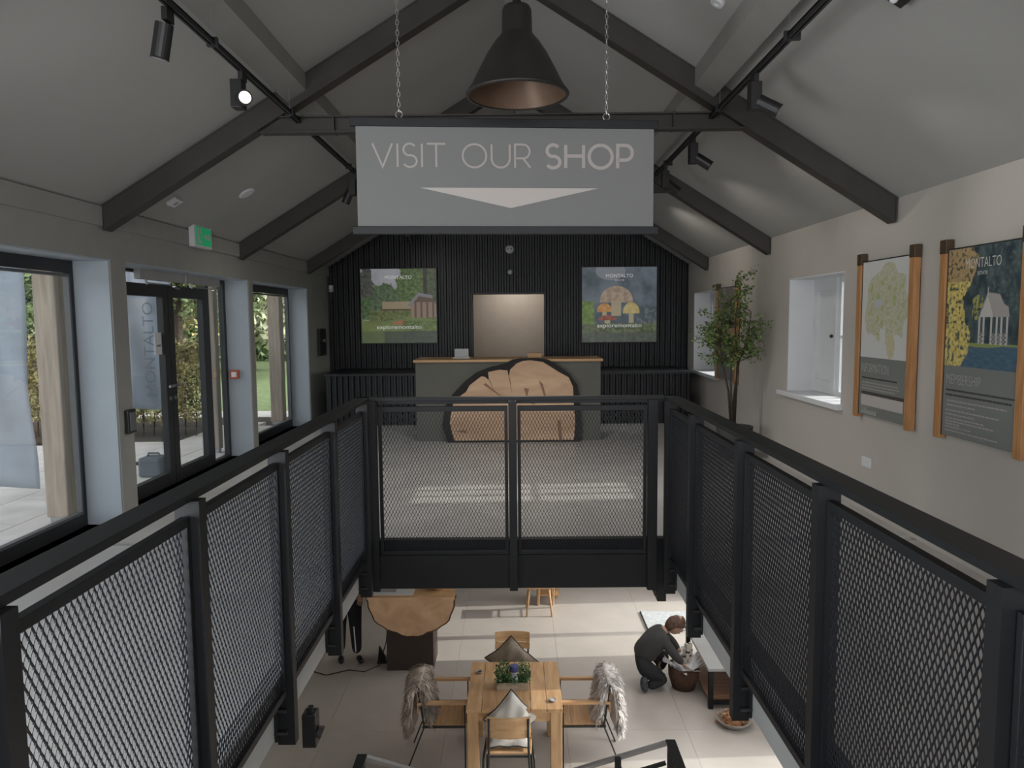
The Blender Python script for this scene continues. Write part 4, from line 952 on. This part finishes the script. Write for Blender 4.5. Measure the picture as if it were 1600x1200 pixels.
cushion('cushion', 'white and grey cushion on its corner on the near chair', (-.07, 6.47, -1.965), (R(-10), R(45), 0), .37, m_cream2)
cushion('cushion', 'flat white seat cushion on the near chair', (-.095, 6.45, F0+.505), (R(90), 0, 0), .38, mat('seat_linen', (.5, .48, .45), .9, var=.2, scale=9), .07)
# armchairs with slatted seats at both sides
def armchair(lab, x, y, rz):       # faces +x locally
    t = thing('armchair', lab, 'chair', (x, y, F0), 'slatted armchairs at the table sides'); local(t)
    for k in range(4): obj('slat', MB().box(-.19+k*.105, -.19+k*.105+.10, -.225, .225, .435, .455), m_oak, t, bevel=.002)
    for k in range(3): obj('back_slat', MB().box(-.26, -.24, -.225, .225, .56+k*.095, .56+k*.095+.088), m_oak, t, bevel=.002)
    for s_ in (-1, 1):
        obj('armrest', MB().box(-.25, .25, s_*.235-.022, s_*.235+.022, .655, .683), m_oakx, t, bevel=.004)
        mb = MB(); mb.bar((-.19, s_*.235, .43), (-.36, s_*.235, 0), .012, .035, (0, 1, 0)); obj('leg', mb, m_leg, t)
        mb = MB(); mb.bar((.20, s_*.235, .655), (.20, s_*.235, 0), .012, .03, (0, 1, 0)); obj('leg', mb, m_leg, t)
        mb = MB(); mb.bar((-.25, s_*.235, .84), (-.19, s_*.235, .43), .012, .035, (0, 1, 0)); mb.bar((-.21, s_*.235, .428), (.21, s_*.235, .428), .012, .02); obj('side_frame', mb, m_leg, t)
    t.location = (x, y, F0); t.rotation_euler.z = rz
armchair('oak slatted armchair on the left of the table under a grey fur', -.72, 6.965, 0)
armchair('oak slatted armchair on the right of the table under a white fur', .62, 6.965, pi)
m_fur = mat('grey_fur', (.46, .39, .33), .95, var=.4, scale=5); m_fur2 = mat('white_fur', (.66, .62, .60), .95, var=.32, scale=5)
def fur(lab, x, y, sgn, m, sd):
    r = random.Random(sd); t = thing('fur_throw', lab, 'throw', (x, y, F0+.5)); local(t)
    path = [(-.16, .47), (-.20, .60), (-.225, .78), (-.255, .885), (-.31, .86), (-.335, .66), (-.345, .45), (-.33, .27)]   # over the back, x outward negative
    mb = MB(); N = 12; rows = []
    for i, (px, pz) in enumerate(path):
        wd = [.17, .23, .26, .23, .26, .27, .23, .13][i]; row = []
        for j in range(N+1):
            b = -1+2*j/N; row.append(V(((px-.035*(1-b*b)*(1 if i > 3 else -.6)), b*wd, pz-.05*b*b*(1 if i < 6 else -1)+.02*nz(px*9, b*3, 2, sd))))
        rows.append(row)
    k = 0
    for row in rows: mb.v += [tuple(p) for p in row]
    for i in range(len(rows)-1):
        for j in range(N): a = i*(N+1)+j; mb.f.append((a, a+1, a+N+2, a+N+1))
    hide = obj('hide', mb, m, t, smooth=True); so = hide.modifiers.new('s', 'SOLIDIFY'); so.thickness = .02
    hb = MB()
    for q in range(9000):
        i = r.randrange(len(rows)-1); j = r.randrange(N); a = rows[i][j].lerp(rows[i+1][j], r.random()).lerp(rows[i][j+1].lerp(rows[i+1][j+1], r.random()), r.random())
        out_ = V((-.5 if i > 2 else .6, (j-N/2)/N*1.2, .35 if 1 < i < 5 else 0)).normalized()
        d = (out_*.05+V((r.gauss(0, .022), r.gauss(0, .022), -.06-r.random()*.045)))
        s_ = V((r.gauss(0, 1), r.gauss(0, 1), 0)).normalized()*.0045; k = len(hb.v); mdl = a+d*.5+out_*.018
        hb.v += [tuple(a-s_), tuple(a+s_), tuple(mdl+s_), tuple(mdl-s_), tuple(a+d)]; hb.f += [(k, k+1, k+2, k+3), (k+3, k+2, k+4)]
    o = obj('hair', hb, m, t, recalc=False); o['kind'] = 'stuff'
    t.location = (x, y, F0); t.rotation_euler.z = 0 if sgn > 0 else pi
fur('shaggy grey-brown fur draped over the left armchair back', -.70, 6.965, 1, m_fur, 1)
fur('shaggy white fur draped over the right armchair back', .60, 6.965, -1, m_fur2, 2)
# half log desk on a dark plinth
t = thing('log_desk', 'desk with a half tree slice front on a dark brown plinth', 'desk', (-1.33, 8.9, F0))
hs = []; n = 26
for i in range(n+1):
    a = pi+pi*i/n; rr = 1+.02*sin(a*7)+.015*sin(a*17); hs.append((-1.295+.53*cos(a)*rr, -1.645+.50*sin(a)*rr))
hb = [(-1.295+(a+1.295)*1.035, -1.645+(b+1.645)*1.035) for a, b in hs]
f_ = lambda a, b: V((a, 8.60+(b+1.645)*-.12, b))
obj('bark_edge', MB().prism(hb, f_, (0, .06, 0)), mat('brown_bark_edge', (.09, .05, .03), .9, bump=.6), t)
obj('wood_slice', MB().prism(hs, lambda a, b: f_(a, b)-V((0, .006, 0)), (0, .02, 0)), m_slice2, t)
obj('desk_top', MB().prism([(-1.83, 8.60), (-.76, 8.60), (-.80, 9.0), (-1.0, 9.25), (-1.6, 9.25), (-1.8, 9.0)], lambda a, b: V((a, b, -1.675)), (0, 0, .035)), m_oakx, t, bevel=.003)
obj('plinth', MB().box(-1.625, -1.05, 8.74, 9.2, F0, -1.675), mat('dark_brown_plinth', (.045, .03, .024), .6), t, bevel=.003)
t = thing('paper_pad', 'white papers lying along the straight edge of the log desk', 'paper', (-1.6, 8.8, -1.64)); obj('sheets', MB().box(-1.8, -1.28, 8.66, 8.85, -1.64, -1.632), m_white, t); obj('card', MB().box(-1.74, -1.5, 8.74, 8.83, -1.632, -1.628), m_lens, t)
t = thing('wooden_bowl', 'shallow wooden bowl on the right of the log desk', 'bowl', (-1.0, 8.88, -1.64)); obj('bowl', MB().lathe([(.001, 0), (.07, 0), (.13, .06), (.12, .06), (.065, .012), (.001, .01)], (-1.0, 8.88, -1.64), 28), wood('bowl_wood', (.3, .16, .08), (.42, .25, .13)), t, smooth=True)
o = obj('power_cable', MB().tube([(-2.6, 8.75, F0+.008), (-2.35, 8.62, F0+.008), (-2.1, 8.75, F0+.008), (-1.9, 8.70, F0+.008), (-1.74, 8.85, F0+.02), (-1.68, 9.0, F0+.25), (-1.66, 9.1, F0+.55), (-1.66, 9.2, F0+.8)], .006, 6), m_darkplastic, smooth=True); tag(o, 'thin black cable trailing across the floor left of the log desk', 'cable')
t = thing('plug_adaptor', 'black wedge-shaped stand foot beside the dark plinth', 'stand', (-1.73, 8.95, F0)); obj('foot', MB().prism([(-1.78, F0), (-1.68, F0), (-1.70, F0+.1), (-1.76, F0+.22)], lambda a, b: V((a, 8.93, b)), (0, .05, 0)), m_darkplastic, t); obj('pad', MB().box(-1.79, -1.67, 8.92, 8.99, F0, F0+.01), m_darkplastic, t)
# small stool and A-frame piece at the far end
t = thing('wooden_stool', 'small pale wooden stool below the middle of the cross railing', 'stool', (.3, 10.5, F0))
obj('seat', MB().prism([(.11, 10.36), (.50, 10.36), (.50, 10.68), (.11, 10.68)], lambda a, b: V((a, b, F0+.41)), (0, 0, .035)), m_oakx, t, bevel=.006)
for sx in (-1, 1):
    for sy in (0, 1): obj('leg', MB().tube([(.305+sx*.14, 10.41+sy*.22, F0+.41), (.305+sx*.185, 10.36+sy*.34, F0)], [.019, .013], 8), m_oakv, t, smooth=True)
    obj('stretcher', MB().tube([(.305+sx*.165, 10.385, F0+.2), (.305+sx*.165, 10.67, F0+.2)], .009, 6), m_oakv, t)
t = thing('wooden_rack', 'small pale wooden rack leaning right behind the stool', 'rack', (.45, 10.95, F0))
for x0, x1 in ((.30, .36), (.52, .60)):
    obj('side', MB().bar((x0, 10.8, F0), (x0+.04, 11.0, F0+.46), .03, .06).bar((x1, 11.1, F0), (x1, 11.0, F0+.46), .03, .05), m_oakv, t)
for z in (.12, .28, .43): obj('shelf', MB().box(.28, .62, 10.86, 11.08, F0+z, F0+z+.018), m_oakx, t)
# pale patterned rug
t = thing('patterned_rug', 'pale blue patterned board with dark edge lying on the lower floor', 'rug', (2.1, 10.2, F0))
obj('board', MB().box(1.80, 2.8, 9.85, 10.5, F0, F0+.012), mat('pale_print', (.44, .46, .47), .8, var=.14, scale=22), t); obj('edge', MB().box(1.785, 1.80, 9.85, 10.5, F0, F0+.02), m_leg, t)
# bench, bowl, goods at the right
t = thing('display_bench', 'low bench with black square metal legs under the right slab', 'bench', (2.5, 8.2, F0))
for x in (2.12, 2.72):
    for y in (7.82, 8.9): obj('leg', MB().box(x-.025, x+.025, y-.025, y+.025, F0, F0+.44), m_black, t)
for y in (7.82, 8.9): obj('rail', MB().box(2.145, 2.695, y-.015, y+.015, F0+.05, F0+.09), m_black, t)
obj('bench_top', MB().box(2.08, 2.76, 7.78, 8.94, F0+.44, F0+.475), m_fascia, t, bevel=.004)
obj('shelf', MB().box(2.10, 2.74, 7.84, 8.88, F0+.09, F0+.11), wood('brown_shelf', (.16, .08, .045), (.26, .14, .08)), t)
t = thing('shallow_dish', 'round shallow dish piled with pale wood shavings on the floor', 'dish', (2.28, 7.50, F0))
obj('dish', MB().lathe([(.001, 0), (.13, 0), (.185, .065), (.19, .075), (.178, .075), (.125, .015), (.001, .012)], (2.28, 7.50, F0), 36), mat('grey_stoneware', (.30, .27, .24), .6), t, smooth=True)
r = random.Random(4); o = obj('wood_shavings', leafmesh([V((2.28+r.gauss(0, .055), 7.50+r.gauss(0, .055), F0+.02+abs(r.gauss(0, .05)))) for _ in range(700)], .045, r), mat('shavings', (.50, .27, .14), .8, var=.25, scale=20), t, recalc=False); o['kind'] = 'stuff'
obj('shaving_core', MB().sphere((2.28, 7.5, F0+.03), .10, 10, (1, 1, .7)), MATS['shavings'], t, smooth=True)
m_basket = mat('woven_basket', (.10, .05, .03), .85, var=.3, scale=40, bump=.8, bscale=90)
t = thing('woven_basket', 'dark brown basket with white tissue in front of the kneeling person', 'basket', (1.93, 8.3, F0))
obj('basket', MB().lathe([(.001, .0), (.13, .0), (.175, .14), (.18, .27), (.165, .27), (.155, .14), (.12, .02), (.001, .02)], (1.93, 8.3, F0), 28), m_basket, t, smooth=True)
mb = MB(); r = random.Random(5)
for i in range(16):
    a = i*2*pi/16; p = V((1.93+.10*cos(a), 8.3+.10*sin(a), F0+.24)); q = V((1.93+.24*cos(a+.2), 8.3+.24*sin(a+.2), F0+.30+r.uniform(-.06, .08))); s_ = V((-sin(a), cos(a), .2))*.05; mb.add([p-s_, p+s_, q+s_*.6, q-s_*.5+V((0, 0, .03))], [(0, 1, 2, 3)])
mb.lathe([(.14, .25), (.10, .30), (.001, .31)], (1.93, 8.3, F0), 14)
obj('tissue_paper', mb, m_white, t, recalc=False)
m_wrap = mat('wrapped_paper', (.50, .46, .40), .7, var=.1)
for k in range(5):
    dx, dy, dz = ((0, 0, 0), (.055, .0, .01), (.028, .05, .045), (.03, -.03, .065), (.075, .04, .06))[k]
    t = thing('wrapped_candle', ('wrapped candle lowest on the left of the white tissue', 'wrapped candle lowest on the right of the white tissue', 'wrapped candle at the back of the little stack', 'wrapped candle topmost in the little stack', 'wrapped candle at the right end of the stack')[k], 'candle', (1.93+dx, 8.27+dy, F0+.31+dz), 'wrapped candles in the basket')
    c_ = V((1.93+dx, 8.27+dy, F0+.31+dz)); obj('wrap', MB().tube([c_, c_+V((.012, .03, .15))], .022, 10), m_wrap, t); obj('band', MB().tube([c_+V((.005, .0125, .06)), c_+V((.0065, .0165, .08))], .0235, 10), m_leg, t)
# stair balustrades just entering the bottom edge
def stair_rail(s, lab):
    t = thing('stair_balustrade', lab, 'stair railing', (s*.93, 4.0, F0), 'stair balustrades at the lower flight'); x = s*.955 if s < 0 else .93; z = -.90 if s > 0 else -.935; y = 4.33 if s > 0 else 4.25
    obj('side_rail', MB().box(x-.03, x+.03, 1.6, y, z-.012, z+.0), m_black, t, bevel=.002)
    obj('newel_post', MB().box(x-.02, x+.02, y-.045, y-.005, F0, z-.012), m_black, t)
    xe = s*.30
    obj('raking_rail', MB().bar((x-s*.03, y-.02, z-.012), (xe, y-.02, z-.20), .03, .022, (0, 0, 1)), m_silver, t)
    obj('lower_rail', MB().bar((x-s*.03, y-.02, z-.14), (xe, y-.02, z-.33), .02, .02, (0, 0, 1)), m_black, t)
    obj('middle_post', MB().box(s*.60-.018, s*.60+.018, y-.07, y-.04, F0, z-.085), m_black, t)
    obj('glass_panel', MB().prism([(x-s*.03, z-.16), (xe, z-.35), (xe, z-1.0), (x-s*.03, z-.9)], lambda a, b: V((a, y-.02, b)), (0, .008, 0)), m_glass, t)
stair_rail(-1, 'black and steel stair balustrade at the bottom left of the table'); stair_rail(1, 'black and steel stair balustrade at the bottom right of the table')
# ------------------------------------------------------------------ people
def skin(name, verts, edges, m, parent, sub=2, root=0):
    bm = bmesh.new(); L = bm.verts.layers.skin.verify(); off = root_off(parent); vs = []
    for i, (p, r_) in enumerate(verts):
        v = bm.verts.new(V(p)-off); rr = r_ if isinstance(r_, tuple) else (r_, r_); v[L].radius = rr; v[L].use_root = (i == root); vs.append(v)
    for a, b in edges: bm.edges.new((vs[a], vs[b]))
    me = bpy.data.meshes.new(name); bm.to_mesh(me); bm.free(); me.materials.append(m)
    o = bpy.data.objects.new(name, me); COL.objects.link(o); o.parent = parent
    sm = o.modifiers.new('skin', 'SKIN'); sm.use_smooth_shade = True; sb = o.modifiers.new('sub', 'SUBSURF'); sb.levels = sub; sb.render_levels = sub
    return o
m_skin = mat('skin', (.42, .25, .18), .55, var=.04); m_top = mat('charcoal_top', (.045, .045, .045), .9, var=.08); m_trou = mat('black_trousers', (.016, .016, .018), .9); m_hair = mat('brown_hair', (.10, .05, .03), .6, var=.35, scale=30); m_boot = mat('dark_boots', (.035, .045, .055), .5)
def limb_hand(name, wrist, dirn, side, parent):
    w_ = V(wrist); d = V(dirn).normalized(); x = d.cross(V((0, 0, 1)));
    if x.length < .1: x = V((0, 1, 0))
    x.normalize(); n = d.cross(x)
    v = [(w_, .021), (w_+d*.045, (.036, .018)), (w_+d*.075, (.038, .016))]; e = [(0, 1), (1, 2)]
    for i, (o_, L) in enumerate(((-.028, .058), (-.010, .070), (.009, .066), (.027, .050))):
        k = len(v); b = w_+d*.085+x*o_; v += [(b, .009), (b+d*L*.5-n*.006, .008), (b+d*L*.9-n*.024, .007)]; e += [(2, k), (k, k+1), (k+1, k+2)]
    k = len(v); v += [(w_+d*.04+x*side*.035, .010), (w_+d*.075+x*side*.055-n*.01, .009)]; e += [(1, k), (k, k+1)]
    return skin(name, v, e, m_skin, parent, 1)
t = thing('person', 'person kneeling in a charcoal top and black trousers, bent over the basket', 'person', (1.5, 8.35, F0)); F = F0
H = V((1.43, 8.36, F+.33)); CH_ = V((1.64, 8.36, F+.60)); NK = V((1.77, 8.35, F+.69)); HD = V((1.85, 8.34, F+.735))
body = skin('body', [(H, .085), ((1.52, 8.36, F+.45), .085), (CH_, .09), (NK, .05), (V(NK)+V((.03, 0, .02)), .048),
    ((1.45, 8.27, F+.28), .06), ((1.66, 8.24, F+.12), .05), ((1.48, 8.20, F+.07), .035), ((1.46, 8.19, F+.10), .03),
    ((1.45, 8.45, F+.28), .06), ((1.72, 8.48, F+.30), .05), ((1.66, 8.48, F+.08), .045),
    ((1.68, 8.20, F+.58), .05), ((1.82, 8.14, F+.42), .037), ((1.90, 8.18, F+.33), .024),
    ((1.68, 8.52, F+.58), .05), ((1.85, 8.52, F+.45), .037), ((1.92, 8.42, F+.36), .024)],
    [(0, 1), (1, 2), (2, 3), (3, 4), (0, 5), (5, 6), (6, 7), (7, 8), (0, 9), (9, 10), (10, 11), (2, 12), (12, 13), (13, 14), (2, 15), (15, 16), (16, 17)], m_skin, t)
skin('jumper', [((1.41, 8.36, F+.31), (.165, .15)), ((1.53, 8.36, F+.47), (.155, .15)), ((1.63, 8.36, F+.59), (.17, .14)), ((1.72, 8.36, F+.655), (.10, .09)), ((1.69, 8.20, F+.585), .066), ((1.82, 8.14, F+.42), .05), ((1.88, 8.17, F+.355), .036), ((1.69, 8.52, F+.585), .066), ((1.85, 8.52, F+.45), .05), ((1.90, 8.44, F+.38), .036)],
    [(0, 1), (1, 2), (2, 3), (2, 4), (4, 5), (5, 6), (2, 7), (7, 8), (8, 9)], m_top, t)
skin('trousers', [((1.42, 8.36, F+.27), (.155, .145)), ((1.46, 8.36, F+.38), (.145, .13)), ((1.47, 8.25, F+.25), .115), ((1.70, 8.22, F+.12), .078), ((1.48, 8.18, F+.07), .055), ((1.46, 8.46, F+.28), .105), ((1.76, 8.48, F+.31), .08), ((1.68, 8.49, F+.12), .052)],
    [(0, 1), (0, 2), (2, 3), (3, 4), (0, 5), (5, 6), (6, 7)], m_trou, t)
skin('boot', [((1.45, 8.17, F+.20), .045), ((1.44, 8.17, F+.11), .05), ((1.445, 8.16, F+.05), .048), ((1.49, 8.15, F+.035), .036)], [(0, 1), (1, 2), (2, 3)], m_boot, t)
skin('boot', [((1.665, 8.49, F+.13), .05), ((1.66, 8.49, F+.05), .05), ((1.76, 8.48, F+.035), .04)], [(0, 1), (1, 2)], m_boot, t)
limb_hand('hand', (1.905, 8.19, F+.325), (.5, .35, -.8), 1, t); limb_hand('hand', (1.925, 8.41, F+.35), (.5, -.35, -.8), -1, t)
def head(c, fwd, up, parent, hair_m, bun=False, sc=1.0):
    f = V(fwd).normalized(); u = V(up); u = (u-f*u.dot(f)).normalized(); l = u.cross(f); m3 = M((l, f, u)).transposed(); c = V(c)
    mb = MB(); n = 18; prof = []
    for i in range(n+1):
        a = pi*i/n; rr = sin(a); z = -cos(a)
        for j in range(24):
            b = 2*pi*j/24; x = rr*cos(b)*.074; y = rr*sin(b)*.092; zz = z*.115
            if z < 0: x *= 1+.22*z; y = y*(1+.08*z)+.012*(-z)
            if abs(cos(b)) < .3 and sin(b) > 0: y += .018*max(0, 1-abs(z+.12)/.22)*(1-abs(cos(b))/.3)   # nose
            if sin(b) > .5 and .0 < abs(z) < .22 and .25 < abs(cos(b)) < .6 and z > .02: y -= .006
            mb.v.append(tuple(c+m3 @ (V((x, y, zz))*sc)))
    for i in range(n):
        for j in range(24): a = i*24+j; b = i*24+(j+1) % 24; mb.f.append((a, b, b+24, a+24))
    obj('head', mb, m_skin, parent, smooth=True)
    mb = MB()
    for s_ in (-1, 1): mb.sphere(c+m3 @ V((s_*.030, .080, .012)), .010, 8)
    obj('eyes', mb, m_white, parent, smooth=True)
    mb = MB(); mb.sphere(c+m3 @ V((0, .088, -.058)), .018, 8, (1, .35, .35), m3); obj('mouth', mb, mat('lips', (.35, .12, .10), .5), parent, smooth=True)
    mb = MB(); [mb.sphere(c+m3 @ V((s_*.075, -.005, -.005)), .022, 8, (.4, .7, 1.3), m3) for s_ in (-1, 1)]; obj('ears', mb, m_skin, parent, smooth=True)
    mb = MB(); k0 = 0
    for i in range(15):
        a = pi*.24+pi*.76*i/14
        for j in range(26):
            b = 2*pi*j/26; low = max(0, -cos(a)*0); x = sin(a)*cos(b)*.086; y = sin(a)*sin(b)*.106-.012; z = -cos(a)*.126
            fr = max(0, sin(b)); z = max(z, -.02+.075*fr) if sin(b) > -.15 else z-.02*(1+sin(a*9+b*5)*.2)
            w2 = 1+.03*sin(b*13+a*6); mb.v.append(tuple(c+m3 @ V((x*w2, y*w2, z))))
    for i in range(14):
        for j in range(26): a = i*26+j; b = i*26+(j+1) % 26; mb.f.append((a, b, b+26, a+26))
    obj('hair', mb, hair_m, parent, smooth=True)
    if bun:
        obj('ponytail', MB().tube([c+m3 @ V((0, -.09, .03)), c+m3 @ V((.01, -.125, -.03)), c+m3 @ V((.0, -.12, -.10)), c+m3 @ V((0, -.10, -.16))], [.03, .034, .028, .008], 10), hair_m, parent, smooth=True)
head(HD, (.75, -.1, -.65), (.6, 0, .8), t, m_hair)
# second person: standing below the left slab edge, only legs in view
t = thing('person', 'person standing in black trousers with pale side stripe, legs seen beyond left slab', 'person', (-2.2, 9.0, F0)); X0, Y0 = -2.16, 9.02
skin('body', [((X0, Y0, F+.92), (.14, .11)), ((X0, Y0, F+1.15), (.12, .09)), ((X0, Y0, F+1.38), (.16, .09)), ((X0, Y0, F+1.47), .05), ((X0, Y0, F+1.53), .048),
    ((X0-.09, Y0, F+.86), .09), ((X0-.10, Y0, F+.48), .06), ((X0-.11, Y0+.02, F+.10), .038), ((X0+.09, Y0-.02, F+.86), .09), ((X0+.10, Y0-.04, F+.48), .06), ((X0+.11, Y0-.03, F+.10), .038),
    ((X0-.19, Y0, F+1.38), .05), ((X0-.24, Y0, F+1.12), .038), ((X0-.20, Y0-.13, F+.93), .024), ((X0+.19, Y0, F+1.38), .05), ((X0+.24, Y0, F+1.12), .038), ((X0+.2, Y0-.13, F+.93), .024)],
    [(0, 1), (1, 2), (2, 3), (3, 4), (0, 5), (5, 6), (6, 7), (0, 8), (8, 9), (9, 10), (2, 11), (11, 12), (12, 13), (2, 14), (14, 15), (15, 16)], m_skin, t)
skin('coat', [((X0, Y0, F+.95), (.18, .14)), ((X0, Y0, F+1.15), (.16, .12)), ((X0, Y0, F+1.37), (.19, .115)), ((X0, Y0, F+1.45), .075), ((X0-.2, Y0, F+1.38), .066), ((X0-.25, Y0, F+1.12), .052), ((X0-.21, Y0-.11, F+.95), .038), ((X0+.2, Y0, F+1.38), .066), ((X0+.25, Y0, F+1.12), .052), ((X0+.21, Y0-.11, F+.95), .038)],
    [(0, 1), (1, 2), (2, 3), (2, 4), (4, 5), (5, 6), (2, 7), (7, 8), (8, 9)], m_trou, t)
skin('trousers', [((X0, Y0, F+.93), (.155, .125)), ((X0-.085, Y0, F+.80), .11), ((X0-.10, Y0, F+.48), .082), ((X0-.11, Y0+.02, F+.11), .06), ((X0+.085, Y0-.02, F+.80), .11), ((X0+.10, Y0-.04, F+.48), .082), ((X0+.11, Y0-.03, F+.11), .06)], [(0, 1), (1, 2), (2, 3), (0, 4), (4, 5), (5, 6)], m_trou, t)
obj('side_stripe', MB().bar((X0+.10, Y0-.125, F+.50), (X0+.11, Y0-.095, F+.16), .014, .004, (0, 1, 0)), m_white, t); obj('side_stripe', MB().bar((X0-.10, Y0-.085, F+.50), (X0-.11, Y0-.045, F+.16), .012, .004, (0, 1, 0)), m_white, t)
for s_ in (-1, 1):
    skin('shoe', [((X0+s_*.11, Y0+.02, F+.045), .042), ((X0+s_*.12+.03, Y0-.05, F+.04), .042), ((X0+s_*.13+.06, Y0-.12, F+.03), .03)], [(0, 1), (1, 2)], m_darkplastic, t, 1)
    limb_hand('hand', (X0+s_*.2, Y0-.135, F+.92), (0, -.5, -.8), s_, t)
head((X0, Y0-.01, F+1.62), (0, -1, -.15), (0, 0, 1), t, m_hair)
